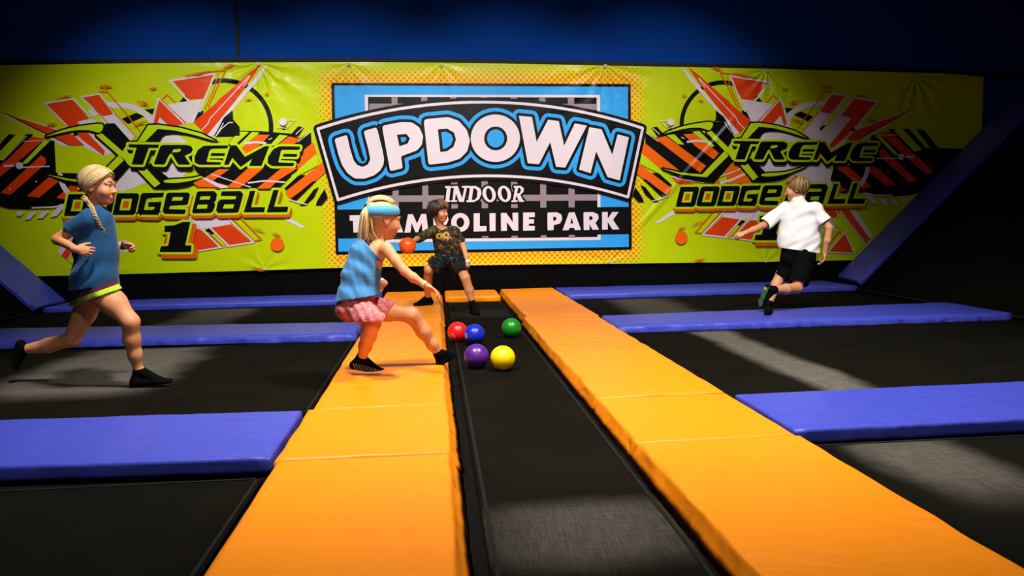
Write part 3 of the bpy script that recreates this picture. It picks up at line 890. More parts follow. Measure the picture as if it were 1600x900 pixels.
pr.grow([ring], 6.2*PXM, 'black')
pr.grow([ring], 1.9*PXM, 'white')
inner = arc3(*zz('X', [(499.5, 203.5), (748, 162.2), (1001, 202.3)]))+arc3(*zz('X', [(530, 309.6), (757, 272.7), (979, 305.4)]))[::-1]
pr.poly(inner, 'black')
plate = pr.build('name_plate', banner)

def ellipse(k, cx, cy, rx, ry, n=28, sl=0):
    return zz(k, [(cx+rx*math.cos(2*math.pi*i/n)-sl*ry*math.sin(2*math.pi*i/n), cy+ry*math.sin(2*math.pi*i/n)) for i in range(n)])
UPD = [
    [soft(zz('K', [(228, 645), (345, 606), (372, 730), (410, 850)]), 0)[:0] + zz('K', [(228, 645), (345, 606), (372, 730), (408, 845), (440, 888), (490, 906), (540, 885), (564, 835), (545, 740), (500, 572), (624, 535), (675, 740), (692, 830), (685, 890), (655, 940), (600, 985), (510, 1016), (420, 1015), (350, 965), (300, 890), (265, 790)])],
    [zz('K', [(672, 522), (850, 487), (950, 490), (1020, 535), (1058, 620), (1045, 700), (1000, 752), (850, 807), (866, 918), (750, 946), (720, 790)]), zz('K', [(812, 605), (900, 597), (935, 640), (910, 690), (835, 713)])],
    [zz('L', [(72, 462), (300, 440), (400, 475), (475, 560), (505, 660), (480, 760), (410, 830), (300, 865), (118, 886), (100, 730)]), zz('L', [(205, 555), (290, 548), (355, 585), (375, 650), (350, 720), (290, 760), (228, 768)])],
    [ellipse('L', 742, 638, 230, 222, 36), ellipse('L', 745, 640, 108, 112)],
    [zz('M', [(-58, 428), (65, 440), (108, 672), (215, 465), (315, 478), (365, 708), (465, 500), (578, 520), (375, 912), (290, 905), (235, 675), (130, 880), (25, 872)])],
    [zz('M', [(600, 535), (715, 555), (815, 792), (865, 602), (970, 630), (885, 1032), (770, 1000), (665, 760), (612, 965), (505, 930)])],
]
UPD[0][0] = soft(UPD[0][0], .14, 2); UPD[1][0] = soft(UPD[1][0], .12, 2); UPD[2][0] = soft(UPD[2][0], .12, 2)
pr = Print(.032)
pr.step()
for L in UPD: pr.grow([L[0]], 9.6*PXM, 'blue', True)
pr.step()
for L in UPD: pr.grow(L, 4.3*PXM, 'black', True)
pr.step()
for L in UPD: pr.poly(L[0], 'white', L[1:], True)
# U's inner gap keeps a thin black core
pr.line(zz('K', [(430, 660), (500, 850)]), 5*PXM, 'black')
lt = pr.build('lettering', plate); lt['label'] = 'white word UPDOWN with a blue outline'

pr = Print(.0145)
Z = lambda p: zz('O', p)
IND = [[Z([(290, 318), (325, 318), (310, 445), (275, 445)])], [Z([(272, 306), (330, 304), (328, 322), (270, 324)])], [Z([(262, 437), (320, 437), (318, 453), (260, 453)])],
       [Z([(356, 318), (380, 318), (364, 442), (342, 442)])], [Z([(348, 306), (392, 304), (442, 450), (405, 453)])], [Z([(456, 310), (480, 308), (448, 452), (425, 453)])], [Z([(335, 306), (385, 304), (384, 322), (333, 323)])], [Z([(430, 304), (497, 302), (495, 320), (428, 321)])], [Z([(328, 437), (386, 437), (384, 453), (326, 453)])],
       [soft(Z([(487, 305), (560, 304), (605, 330), (613, 380), (590, 430), (540, 455), (470, 455), (475, 437), (490, 437), (505, 325), (485, 322)]), .12), Z([(537, 325), (560, 328), (576, 355), (570, 410), (550, 433), (522, 436)])],
       [ellipse('O', 685, 380, 62, 76, 24, -.12), ellipse('O', 685, 380, 28, 56, 20, -.15)], [ellipse('O', 828, 378, 62, 76, 24, -.12), ellipse('O', 828, 378, 28, 56, 20, -.15)],
       [soft(Z([(915, 304), (980, 302), (1010, 325), (1006, 360), (977, 385), (1000, 437), (1015, 440), (1012, 452), (965, 452), (940, 390), (930, 437), (952, 438), (950, 453), (893, 455), (895, 440), (908, 437), (928, 322), (913, 320)]), .08), Z([(957, 322), (975, 322), (984, 345), (970, 372), (945, 375)])]]
pr.step()
for L in IND: pr.grow([L[0]], 2.6*PXM, 'black', True)
pr.step()
for L in IND: pr.poly(L[0], 'white', L[1:], True)
pr.build('lettering', panel)['label'] = 'white serif word INDOOR'

pr = Print(.0145)
Qz = lambda p: zz('Q', p)
def mv(lps, px, dx, dy):
    o = wp(px, 350); q = wp(px+dx, 350+dy)
    return [[(x+q[0]-o[0], z+q[1]-o[1]) for x, z in lp] for lp in lps]
pP = [soft(Qz([(210, 433), (300, 430), (340, 450), (350, 490), (330, 535), (270, 550), (268, 597), (212, 600)]), .1), Qz([(265, 472), (285, 472), (298, 490), (285, 508), (265, 510)])]
pA = [Qz([(412, 432), (465, 430), (525, 595), (468, 597), (460, 575), (418, 577), (408, 597), (352, 600)]), Qz([(438, 480), (452, 535), (425, 537)])]
pR = [soft(Qz([(548, 430), (640, 428), (685, 450), (690, 490), (660, 530), (695, 592), (632, 593), (605, 540), (605, 595), (550, 597)]), .08), Qz([(603, 468), (625, 468), (637, 485), (622, 503), (603, 505)])]
pK = [Qz([(722, 428), (775, 427), (775, 490), (818, 427), (878, 427), (825, 500), (885, 590), (820, 592), (775, 520), (775, 592), (722, 593)])]
pE = [Z([(1003, 553), (1112, 552), (1112, 595), (1057, 597), (1057, 615), (1105, 615), (1105, 655), (1057, 657), (1057, 678), (1112, 678), (1112, 720), (1003, 723)])]
TP = [[zz('N', [(368, 578), (490, 577), (490, 627), (456, 628), (464, 738), (405, 740), (400, 628), (370, 630)])], mv(pR, 911, -340, 3.8), mv(pA, 907.5, -277.5, 3.6),
      [zz('N', [(915, 570), (960, 568), (1000, 655), (1040, 566), (1085, 566), (1108, 735), (1052, 737), (1043, 650), (1008, 737), (985, 737), (950, 652), (938, 739), (882, 742)])],
      mv(pP, 855, -178, 1.8), [ellipse('O', 415, 645, 86, 88), ellipse('O', 415, 645, 36, 46)],
      [Z([(540, 560), (597, 559), (597, 680), (660, 679), (660, 727), (540, 730)])], [Z([(688, 559), (745, 558), (745, 725), (690, 727)])],
      [Z([(795, 557), (845, 556), (907, 645), (903, 555), (957, 554), (958, 722), (910, 723), (850, 640), (852, 724), (797, 725)])], pE, pP, pA, pR, pK]
pr.step()
for L in TP: pr.poly(L[0], 'white', L[1:], True)
pr.build('lettering', panel)['label'] = 'white words TRAMPOLINE PARK'

# grommets
M_STEEL = noisy('grommet_steel', (.6, .6, .62), .1, 30, .3, .5)
def ring_mesh(R, r, n=20, k=8):
    V, Fc = [], []
    for i in range(n):
        a = 2*math.pi*i/n
        for j in range(k):
            b = 2*math.pi*j/k
            V.append(((R+r*math.cos(b))*math.cos(a), r*math.sin(b), (R+r*math.cos(b))*math.sin(a)))
    for i in range(n):
        for j in range(k):
            Fc.append((i*k+j, i*k+(j+1) % k, ((i+1) % n)*k+(j+1) % k, ((i+1) % n)*k+j))
    return mesh('grommet', V, Fc, M_STEEL, True)
gm = ring_mesh(.016, .006)
for gx, gz_ in GROM+GROM_B:
    link('grommet', gm, banner, Vector((gx, YB-.042, gz_+(-.02 if gz_ > 1.5 else .02)))-BO)

# ------------------------------------------------------------------ dodgeballs
def ball_mat(name, rgb):
    m, t, b = mat(name, lin(rgb), .36, .5)
    b.inputs['Coat Weight'].default_value = .25
    b.inputs['Coat Roughness'].default_value = .25
    n = t.noise(t.n('ShaderNodeTexCoord').outputs['Object'], 220, 2)
    t.l(t.bump(n, .12, .002), b.inputs['Normal'])
    return m
M_MARK_W = noisy('ball_print_white', (.75, .75, .75), .05, 20, .5)
M_MARK_K = noisy('ball_print_black', (.02, .02, .02), .05, 20, .5)
BR = .088
def dodgeball(center, rgb, label, marks=(), mk=None, r=BR):
    bm = bmesh.new()
    bmesh.ops.create_icosphere(bm, subdivisions=5, radius=r)
    me = bpy.data.meshes.new('dodgeball'); bm.to_mesh(me); bm.free()
    me.polygons.foreach_set('use_smooth', [True]*len(me.polygons))
    me.materials.append(ball_mat('ball_rubber', rgb))
    o = link('dodgeball', me, None, center)
    # inflation valve dimple
    bm = bmesh.new()
    bmesh.ops.create_uvsphere(bm, u_segments=12, v_segments=8, radius=.006)
    vm = bpy.data.meshes.new('valve'); bm.to_mesh(vm); bm.free()
    vm.materials.append(me.materials[0])
    link('valve', vm, o, Vector((.3, .8, .5)).normalized()*(r-.003))
    if marks:
        V, Fc = [], []
        X, Z_ = RT, UP
        for pts in marks:          # printed strokes, in fractions of the radius as seen from the court side
            for (a, b, wd), (a2, b2, wd2) in zip(pts, pts[1:]):
                for s in range(4):
                    t0, t1 = s/4, (s+1)/4
                    q = []
                    dx, dz = a2-a, b2-b
                    L = math.hypot(dx, dz); nx, nz = -dz/L, dx/L
                    for t_, sd in ((t0, -1), (t1, -1), (t1, 1), (t0, 1)):
                        ww = wd+(wd2-wd)*t_
                        u, v = a+dx*t_+nx*ww*sd, b+dz*t_+nz*ww*sd
                        dpt = math.sqrt(max(.01, 1-u*u-v*v))
                        q.append((X*u+Z_*v-FW*dpt).normalized()*(r+.0008))
                    k = len(V); V += q; Fc.append((k, k+1, k+2, k+3))
        link('printed_mark', mesh('printed_mark', V, Fc, mk), o)
    return tag(o, label, 'ball', 'dodgeballs')
def on_bed(px, py): return G(px, py, BZ+BR)
dodgeball(on_bed(715, 518.5), (226, 22, 26), 'red dodgeball against the left orange mat', [[(-.62, -.12, .012), (-.18, -.5, .012)], [(-.5, -.1, .012), (-.15, -.42, .012)], [(-.75, -.3, .012), (-.3, -.62, .012)]], M_MARK_W)
dodgeball(on_bed(741.5, 522.5), (16, 40, 190), 'blue dodgeball touching the red one', [[(-.8, .2, .03), (-.88, -.1, .035), (-.78, -.42, .03)], [(-.68, .12, .02), (-.74, -.12, .025), (-.66, -.35, .02)]], M_MARK_W)
dodgeball(on_bed(799, 512.5), (10, 130, 24), 'green dodgeball lying alone near the right orange row')
dodgeball(on_bed(744.5, 556.5), (84, 30, 140), 'purple dodgeball left of the yellow one', [[(-.93, -.1, .012), (-.8, -.45, .012)]], M_MARK_W)
dodgeball(on_bed(785.5, 559.5), (255, 222, 0), 'yellow dodgeball nearest to the camera', [[(-.92, .0, .03), (-.84, -.25, .04), (-.72, -.42, .02)]], M_MARK_K)
HELD = P(637, 384, 8.80)
dodgeball(HELD, (255, 92, 6), 'orange dodgeball held by the boy in the camouflage shirt')
# ------------------------------------------------------------------ people: smooth solid modelling on a grid
def V3(a): return np.array(a, dtype=np.float32)

class Solid:
    """smooth union of tapered limbs and ellipsoids, turned into one continuous mesh"""
    def __init__(s, lo, hi, h):
        s.h = h
        s.o = V3(lo)
        n = np.ceil((V3(hi)-s.o)/h).astype(int)+1
        s.n = n
        s.f = np.full(tuple(n), .06, np.float32)
    def _blk(s, lo, hi):
        a = np.clip(np.floor((V3(lo)-s.o)/s.h).astype(int), 0, s.n-1)
        b = np.clip(np.ceil((V3(hi)-s.o)/s.h).astype(int)+1, 1, s.n)
        if (b <= a).any(): return None
        g = [s.o[i]+s.h*np.arange(a[i], b[i], dtype=np.float32) for i in range(3)]
        return (slice(a[0], b[0]), slice(a[1], b[1]), slice(a[2], b[2])), g[0][:, None, None], g[1][None, :, None], g[2][None, None, :]
    def _put(s, sl, d, k, op):
        f = s.f[sl]
        if op == '+':
            if k > 0:
                t = np.clip(.5+.5*(d-f)/k, 0, 1)
                s.f[sl] = d*(1-t)+f*t-k*t*(1-t)
            else: s.f[sl] = np.minimum(f, d)
        else:
            d = -d
            if k > 0:
                t = np.clip(.5-.5*(f-d)/k, 0, 1)
                s.f[sl] = f*(1-t)+d*t+k*t*(1-t)
            else: s.f[sl] = np.maximum(f, d)
    def cap(s, a, b, ra, rb=None, k=.02, op='+', clip=()):
        rb = ra if rb is None else rb
        a, b = V3(a), V3(b)
        m = max(ra, rb)+k+.035
        B = s._blk(np.minimum(a, b)-m, np.maximum(a, b)+m)
        if B is None: return
        sl, x, y, z = B
        d = b-a; L = float(d@d) or 1e-9
        t = np.clip(((x-a[0])*d[0]+(y-a[1])*d[1]+(z-a[2])*d[2])/L, 0, 1)
        q = np.sqrt((x-a[0]-t*d[0])**2+(y-a[1]-t*d[1])**2+(z-a[2]-t*d[2])**2)-(ra+(rb-ra)*t)
        for p, n in clip:
            n = V3(n)/np.linalg.norm(V3(n)); p = V3(p)
            q = np.maximum(q, (x-p[0])*n[0]+(y-p[1])*n[1]+(z-p[2])*n[2])
        s._put(sl, q, k, op)
    def chain(s, pts, rs, k=.02, **kw):
        for (a, b), (ra, rb) in zip(zip(pts, pts[1:]), zip(rs, rs[1:])): s.cap(a, b, ra, rb, k, **kw)
    def ell(s, c, r, ax=None, k=.02, op='+', clip=()):
        c = V3(c); r = V3(r)
        A = np.eye(3, dtype=np.float32) if ax is None else V3(ax)
        m = float(max(r))+k+.035
        B = s._blk(c-m, c+m)
        if B is None: return
        sl, x, y, z = B
        X, Y, Z = x-c[0], y-c[1], z-c[2]
        k0 = k1 = 0
        for i in range(3):
            q = X*A[i, 0]+Y*A[i, 1]+Z*A[i, 2]
            k0 = k0+(q/r[i])**2; k1 = k1+(q/r[i]**2)**2
        k0 = np.sqrt(k0); k1 = np.sqrt(k1)
        d = np.where(k1 > 1e-6, k0*(k0-1)/np.maximum(k1, 1e-6), -min(r))
        for p, n in clip:
            n = V3(n)/np.linalg.norm(V3(n)); p = V3(p)
            d = np.maximum(d, (x-p[0])*n[0]+(y-p[1])*n[1]+(z-p[2])*n[2])
        s._put(sl, d, k, op)
    def cut(s, p, n, near=None, rad=.3):
        """remove what lies on the n side of the plane (near a point only, when given)"""
        n = V3(n)/np.linalg.norm(V3(n)); p = V3(p)
        B = s._blk(s.o if near is None else V3(near)-rad, s.o+s.h*s.n if near is None else V3(near)+rad)
        sl, x, y, z = B
        d = (x-p[0])*n[0]+(y-p[1])*n[1]+(z-p[2])*n[2]
        s.f[sl] = np.maximum(s.f[sl], d)
    def ripple(s, amp, dirs, seed=0):
        """cloth folds: waves along the given directions, warped"""
        rng = np.random.RandomState(seed)
        x = (s.o[0]+s.h*np.arange(s.n[0], dtype=np.float32))[:, None, None]
        y = (s.o[1]+s.h*np.arange(s.n[1], dtype=np.float32))[None, :, None]
        z = (s.o[2]+s.h*np.arange(s.n[2], dtype=np.float32))[None, None, :]
        w = np.zeros_like(s.f)
        for (dx, dy, dz), wl, a in dirs:
            L = math.sqrt(dx*dx+dy*dy+dz*dz)
            ph = (x*dx+y*dy+z*dz)/L*(2*math.pi/wl)
            warp = 1.6*np.sin(x*9+rng.rand()*6+z*5)+1.4*np.sin(z*11+y*7+rng.rand()*6)
            w += a*np.sin(ph+warp+rng.rand()*6)
        s.f += amp*w
    def mesh(s, name, mats, origin, pick=None, it=1):
        f, h = s.f, s.h
        ins = f < 0
        c = np.zeros(tuple(s.n-1), np.uint8)
        cs = [(i, j, k) for i in (0, 1) for j in (0, 1) for k in (0, 1)]
        sl = lambda o: tuple(slice(o[a], s.n[a]-1+o[a]) for a in range(3))
        for o in cs: c += ins[sl(o)]
        idx = np.argwhere((c > 0) & (c < 8))
        vid = np.full(tuple(s.n-1), -1, np.int32)
        vid[tuple(idx.T)] = np.arange(len(idx))
        val = {o: f[idx[:, 0]+o[0], idx[:, 1]+o[1], idx[:, 2]+o[2]] for o in cs}
        acc = np.zeros((len(idx), 3), np.float32); cnt = np.zeros(len(idx), np.float32)
        for o in cs:
            for ax in range(3):
                if o[ax]: continue
                p = list(o); p[ax] = 1; p = tuple(p)
                a, b = val[o], val[p]
                m = (a < 0) != (b < 0)
                t = np.where(m, a/np.where(m, a-b, 1), 0)
                q = np.tile(V3(o), (len(idx), 1)); q[:, ax] += t
                acc[m] += q[m]; cnt[m] += 1
        v = s.o+h*(idx+acc/cnt[:, None])
        quads = []
        for ax in range(3):
            u, w_ = (ax+1) % 3, (ax+2) % 3
            s0 = [slice(1, s.n[a]-1) for a in range(3)]; s1 = list(s0)
            s0[ax] = slice(0, s.n[ax]-1); s1[ax] = slice(1, s.n[ax])
            A, B = ins[tuple(s0)], ins[tuple(s1)]
            e = np.argwhere(A != B)
            inside = A[tuple(e.T)]
            base = e.copy(); base[:, u] += 1; base[:, w_] += 1
            def cell(du, dw):
                q = base.copy(); q[:, u] -= du; q[:, w_] -= dw
                return vid[tuple(q.T)]
            q = np.stack([cell(1, 1), cell(0, 1), cell(0, 0), cell(1, 0)], 1)
            q[~inside] = q[~inside][:, ::-1]
            quads.append(q)
        q = np.concatenate(quads)
        q = q[(q >= 0).all(1)]
        # light relaxation
        for _ in range(it):
            sm = np.zeros_like(v); ct = np.zeros(len(v), np.float32)
            for i in range(4):
                j = (i+1) % 4
                np.add.at(sm, q[:, i], v[q[:, j]]); np.add.at(sm, q[:, j], v[q[:, i]])
                np.add.at(ct, q[:, i], 1); np.add.at(ct, q[:, j], 1)
            v = v*.5+.5*sm/np.maximum(ct, 1)[:, None]
        me = bpy.data.meshes.new(name)
        vv = (v-V3(origin)).astype(np.float32)
        me.vertices.add(len(vv)); me.vertices.foreach_set('co', vv.ravel())
        me.loops.add(q.size); me.loops.foreach_set('vertex_index', q.ravel().astype(np.int32))
        me.polygons.add(len(q))
        me.polygons.foreach_set('loop_start', np.arange(0, q.size, 4, dtype=np.int32))
        me.polygons.foreach_set('loop_total', np.full(len(q), 4, np.int32))
        me.polygons.foreach_set('use_smooth', np.ones(len(q), bool))
        for m in (mats if isinstance(mats, (list, tuple)) else [mats]): me.materials.append(m)
        if pick is not None:
            me.polygons.foreach_set('material_index', pick(v[q].mean(1)).astype(np.int32))
        me.update(calc_edges=True)
        me.validate()
        return me

def nrm(a):
    a = V3(a); return a/np.linalg.norm(a)
def frame(F, U):
    F = nrm(F); R = nrm(np.cross(F, V3(U))); U = np.cross(R, F)
    return R, F, U          # right hand of the person, forward, up

class Head:
    def __init__(s, c, F, U, sc=1.):
        s.c = V3(c); s.R, s.F, s.U = frame(F, U); s.s = sc
        s.ax = np.stack([s.R, s.F, s.U])
    def p(s, r, f, u): return s.c+s.s*(s.R*r+s.F*f+s.U*u)
    def loc(s, pts): return (pts-s.c)@s.ax.T/s.s
    def build(s, b, neck, nr=.042):
        z = s.s
        E = lambda c, r, k=.02, op='+': b.ell(s.p(*c), [a*z for a in r], s.ax, k*z, op)
        C = lambda a, c, ra, rb, k=.01, op='+': b.cap(s.p(*a), s.p(*c), ra*z, rb*z, k*z, op)
        E((0, -.012, .032), (.071, .092, .081))
        E((0, .03, -.03), (.056, .056, .074), .03)
        E((0, .056, -.087), (.026, .025, .02), .025)
        for d in (-1, 1):
            E((d*.034, .062, -.032), (.027, .025, .027), .025)
            C((d*.012, .084, .022), (d*.042, .072, .024), .011, .009, .015)
            E((d*.030, .097, .004), (.017, .014, .012), .012, '-')
            E((d*.030, .0805, .0150), (.0155, .0100, .0058), .004)
            E((d*.030, .0800, -.0090), (.014, .009, .0045), .004)
            E((d*.074, -.006, -.004), (.009, .021, .031), .006)
            E((d*.083, -.001, -.002), (.005, .011, .018), .006, '-')
        C((0, .086, .006), (0, .1045, -.029), .007, .0098, .010)
        for d in (-1, 1): E((d*.010, .096, -.032), (.0085, .009, .0075), .008)
        C((-.017, .082, -.060), (.017, .082, -.060), .0085, .0085, .008)
        C((-.013, .081, -.0705), (.013, .081, -.0705), .009, .009, .007)
        C((-.02, .093, -.0655), (.02, .093, -.0655), .003, .003, .004, '-')
        b.cap(s.p(0, -.028, -.045), neck, nr*1.02, nr, .03)
    def pick(s, pts, skin=0, lip=1):
        l = s.loc(pts)
        m = (np.abs(l[:, 0]) < .021) & (l[:, 1] > .06) & (l[:, 2] > -.078) & (l[:, 2] < -.054) & (np.abs(l[:, 2]+.0655) < .012-.25*np.abs(l[:, 0]))
        return np.where(m, lip, skin)
    def eyes(s, parent, org, iris, brow):
        for d in (-1, 1):
            bm = bmesh.new()
            bmesh.ops.create_uvsphere(bm, u_segments=24, v_segments=16, radius=.0118*s.s)
            me = bpy.data.meshes.new('eye'); bm.to_mesh(me); bm.free()
            fw = Vector(s.F.tolist())
            for m in (M_EYE, iris, M_PUPIL): me.materials.append(m)
            for p in me.polygons:
                p.use_smooth = True
                a = p.center.normalized().dot(fw)
                p.material_index = 2 if a > .90 else 1 if a > .70 else 0
            link('eye', me, parent, Vector((s.p(d*.030, .0768, .003)-V3(org)).tolist()))
            # eyebrow
            pts = [s.p(d*x, y, z) for x, y, z in ((.013, .0945, .028), (.024, .093, .033), (.036, .087, .034), (.046, .078, .029))]
            tube('eyebrow', pts, [.0022*s.s, .0034*s.s, .003*s.s, .001*s.s], brow, parent, org)

def tube_data(pts, rs, n=6):
    V, Fc = [], []
    pts = [Vector([float(c) for c in p]) for p in pts]
    for i, p in enumerate(pts):
        t = (pts[min(i+1, len(pts)-1)]-pts[max(i-1, 0)]).normalized()
        a = t.orthogonal().normalized() if i == 0 else (a-t*a.dot(t)).normalized()
        b = t.cross(a)
        for j in range(n):
            q = 2*math.pi*j/n
            V.append(p+(a*math.cos(q)+b*math.sin(q))*rs[i])
    for i in range(len(pts)-1):
        for j in range(n):
            Fc.append((i*n+j, i*n+(j+1) % n, (i+1)*n+(j+1) % n, (i+1)*n+j))
    Fc.append(tuple(range(n-1, -1, -1))); Fc.append(tuple(range((len(pts)-1)*n, len(pts)*n)))
    return V, Fc
def tube(name, pts, rs, m, parent, org, n=6):
    V, Fc = tube_data(pts, rs, n)
    o = Vector([float(c) for c in org])
    return link(name, mesh(name, [v-o for v in V], Fc, m, True), parent)

def hand(b, W, D, N, T, sc=.85, curl=(25, 35, 25), thumb=30, spread=1.):
    """W wrist, D towards the fingers, N the way the palm faces, T towards the thumb side; returns fingertips"""
    W = V3(W); D = nrm(D); N = V3(N); N = nrm(N-D*(N@D)); T = V3(T); T = nrm(T-D*(T@D)-N*(T@N))
    P_ = lambda d, t, n: W+sc*(D*d+T*t+N*n)
    ax = np.stack([D, T, N])
    b.ell(P_(.044, 0, 0), [.046*sc, .036*sc, .0135*sc], ax, .008)
    b.cap(P_(-.02, 0, 0), P_(.02, 0, 0), .022*sc, .02*sc, .015)
    b.ell(P_(.035, .022, .008), [.028*sc, .016*sc, .012*sc], ax, .008)
    tips = []
    for i, (t, L, d0) in enumerate(((.027, .066, .080), (.009, .075, .084), (-.010, .069, .081), (-.027, .054, .073))):
        p = P_(d0-.012, t, 0)
        a = math.radians((10, 3, -4, -11)[i]*spread)
        dr = D*math.cos(a)+T*math.sin(a)
        ang = 0
        r = (.0088, .009, .0086, .0078)[i]*sc
        for j, fr in enumerate((.5, .3, .25)):
            ang += math.radians(curl[j]*(1+.12*(i-1)))
            q = p+sc*L*fr*(dr*math.cos(ang)+N*math.sin(ang))
            b.cap(p, q, r, r*.92, .0025)
            p, r = q, r*.92
        tips.append(p)
    p = P_(.016, .030, .006)
    th = math.radians(thumb)
    d1 = nrm(D*math.cos(th)*.8+T*math.sin(th)+N*.35)
    q = p+sc*.036*d1
    b.cap(p, q, .0115*sc, .0098*sc, .006)
    d2 = nrm(d1+D*.35+N*.25)
    e = q+sc*.03*d2
    b.cap(q, e, .0098*sc, .0082*sc, .002)
    tips.append(e)
    return tips

def foot(b, A, H, T, up, r=1., k=.015):
    """A ankle, H heel, T toes (points on the sole line), up = away from the sole"""
    A, H, T, up = V3(A), V3(H), V3(T), nrm(up)
    L = np.linalg.norm(T-H)
    d = (T-H)/L
    b.cap(A, H+up*.030*r+d*.012, .031*r, .029*r, k)
    b.cap(A+d*.012, H+d*L*.72+up*.022*r, .030*r, .025*r, k)
    b.cap(H+up*.028*r+d*.02, H+d*L*.70+up*.020*r, .028*r, .027*r, k)
    s = nrm(np.cross(d, up))
    for t in (-1, 1):
        b.cap(H+d*L*.66+up*.019*r+s*t*.014, T-d*.016+up*.015*r+s*t*.014, .024*r, .0165*r, k)
    # flat sole
    c = H+d*L*.5
    b.cut(c-up*.0005, -up, c, L*.62)

def skin(name, col):
    m, t, b = mat(name, col, .5, .35)
    p = pos(t)
    n = t.noise(p, 14, 3); n2 = t.noise(p, 90, 2)
    f = t.math('MULTIPLY_ADD', n2, .3, t.math('MULTIPLY', n, .7))
    t.l(t.mix(f, tuple(c*.9 for c in col), (min(1, col[0]*1.08), col[1]*1.04, col[2]*1.04)), b.inputs['Base Color'])
    b.inputs['Subsurface Weight'].default_value = .08
    b.inputs['Subsurface Radius'].default_value = (.012, .005, .003)
    t.l(t.bump(t.noise(p, 240, 2), .08, .002), b.inputs['Normal'])
    return m
M_SKIN_A = skin('fair_skin', (.69, .295, .135))
M_SKIN_B = skin('tan_skin', (.68, .30, .135))
M_SKIN_C = skin('light_tan_skin', (.64, .29, .14))
M_LIP = skin('lips', (.50, .13, .09))
M_EYE = noisy('eye_white', (.75, .72, .70), .02, 10, .2)
M_IRIS_BR = noisy('brown_iris', (.08, .035, .015), .2, 80, .2)
M_IRIS_BL = noisy('blue_iris', (.08, .16, .28), .2, 80, .2)
M_PUPIL = noisy('pupil', (.004, .004, .004), .1, 10, .1)
def cloth(name, col, var=.15, rough=.85, bump=.25, sc=5):
    m, t, b = mat(name, col, rough, .15 if max(col) > .02 else .03)
    p = pos(t)
    n = t.noise(p, sc, 4, .6)
    t.l(t.mix(n, tuple(c*(1-var) for c in col), tuple(min(1, c*(1+var)) for c in col)), b.inputs['Base Color'])
    f1 = t.noise(p, 26, 3, .55, .8)
    f2 = t.noise(p, 500, 2)
    t.l(t.bump(f2, .2, .001, t.bump(f1, bump, .012)), b.inputs['Normal'])
    b.inputs['Sheen Weight'].default_value = .12 if max(col) > .02 else 0.
    return m
M_TANK = cloth('blue_tank_knit', (.065, .25, .54))
M_BAND = cloth('blue_headband', (.09, .36, .68), .08)
M_SHORT_PINK = None
def pink_mat():
    m, t, b = mat('pink_print_shorts', (.6, .1, .1), .85, .15)
    p = pos(t)
    v = t.noise(scaled(t, p, (1, 1, 1.6)), 38, 4, .7, 1.5)
    t.l(t.ramp(v, [(.36, (.20, .10, .17)), (.46, (.62, .10, .10)), (.56, (.70, .26, .25)), (.66, (.33, .22, .30))]), b.inputs['Base Color'])
    t.l(t.bump(t.noise(p, 30, 3, .5, 1), .3, .012), b.inputs['Normal'])
    return m
M_SHORT_PINK = pink_mat()
def camo_mat(name, cols, sc, dist=1.):
    m, t, b = mat(name, cols[0], .85, .1)
    p = pos(t)
    v = t.noise(scaled(t, p, (1, 1, 1.3)), sc, 3, .6, dist)
    v2 = t.noise(p, sc*2.1, 2, .5, 1.)
    c = t.ramp(v, [(.40, cols[0]), (.46, cols[1]), (.56, cols[0]), (.62, cols[2])])
    for nd in m.node_tree.nodes:
        if nd.bl_idname == 'ShaderNodeValToRGB': nd.color_ramp.interpolation = 'CONSTANT'
    c = t.mix(t.maprange(v2, .60, .63), c, cols[3])
    t.l(c, b.inputs['Base Color'])
    t.l(t.bump(t.noise(p, 26, 3, .5, .8), .3, .012), b.inputs['Normal'])
    return m
M_CAMO = camo_mat('camouflage_knit', ((.012, .010, .006), (.075, .052, .026), (.035, .030, .016), (.20, .15, .085)), 15)
M_CAMO_D = camo_mat('dark_camouflage_shorts', ((.008, .008, .008), (.012, .012, .012), (.010, .010, .010), (.075, .075, .078)), 12)
M_LOGO_Y = cloth('shirt_print_yellow', (.62, .36, .04), .2)
M_LOGO_R = cloth('shirt_print_red', (.40, .04, .03), .2)
M_LOGO_W = cloth('shirt_print_white', (.60, .55, .48), .2)
M_WHITE_T = cloth('white_cotton', (.86, .84, .84), .03, .9, .22)
M_BLACK_S = cloth('black_jersey', (.0035, .0035, .004), .2)
M_SOCK = cloth('black_sock_knit', (.004, .004, .0045), .3, .9, .3)
M_DOT_W = noisy('white_grip_rubber', (.55, .55, .52), .05, 50, .6)
M_DOT_G = noisy('green_grip_rubber', (.10, .42, .16), .1, 50, .5)
M_TEE_BLUE = cloth('blue_tee_cotton', (.010, .068, .175), .15)
M_SHORT_D = cloth('navy_shorts', (.02, .022, .05), .2)
M_LIME = cloth('lime_trim', (.42, .66, .03), .05)
M_MAROON = cloth('maroon_trim', (.10, .008, .03), .1)
M_WRIST = noisy('paper_wristband', (.82, .82, .80), .03, 40, .7)
M_TIE = noisy('dark_hair_tie', (.012, .010, .012), .2, 40, .8)
M_CORD = noisy('dark_wrist_cord', (.012, .011, .012), .2, 40, .7)

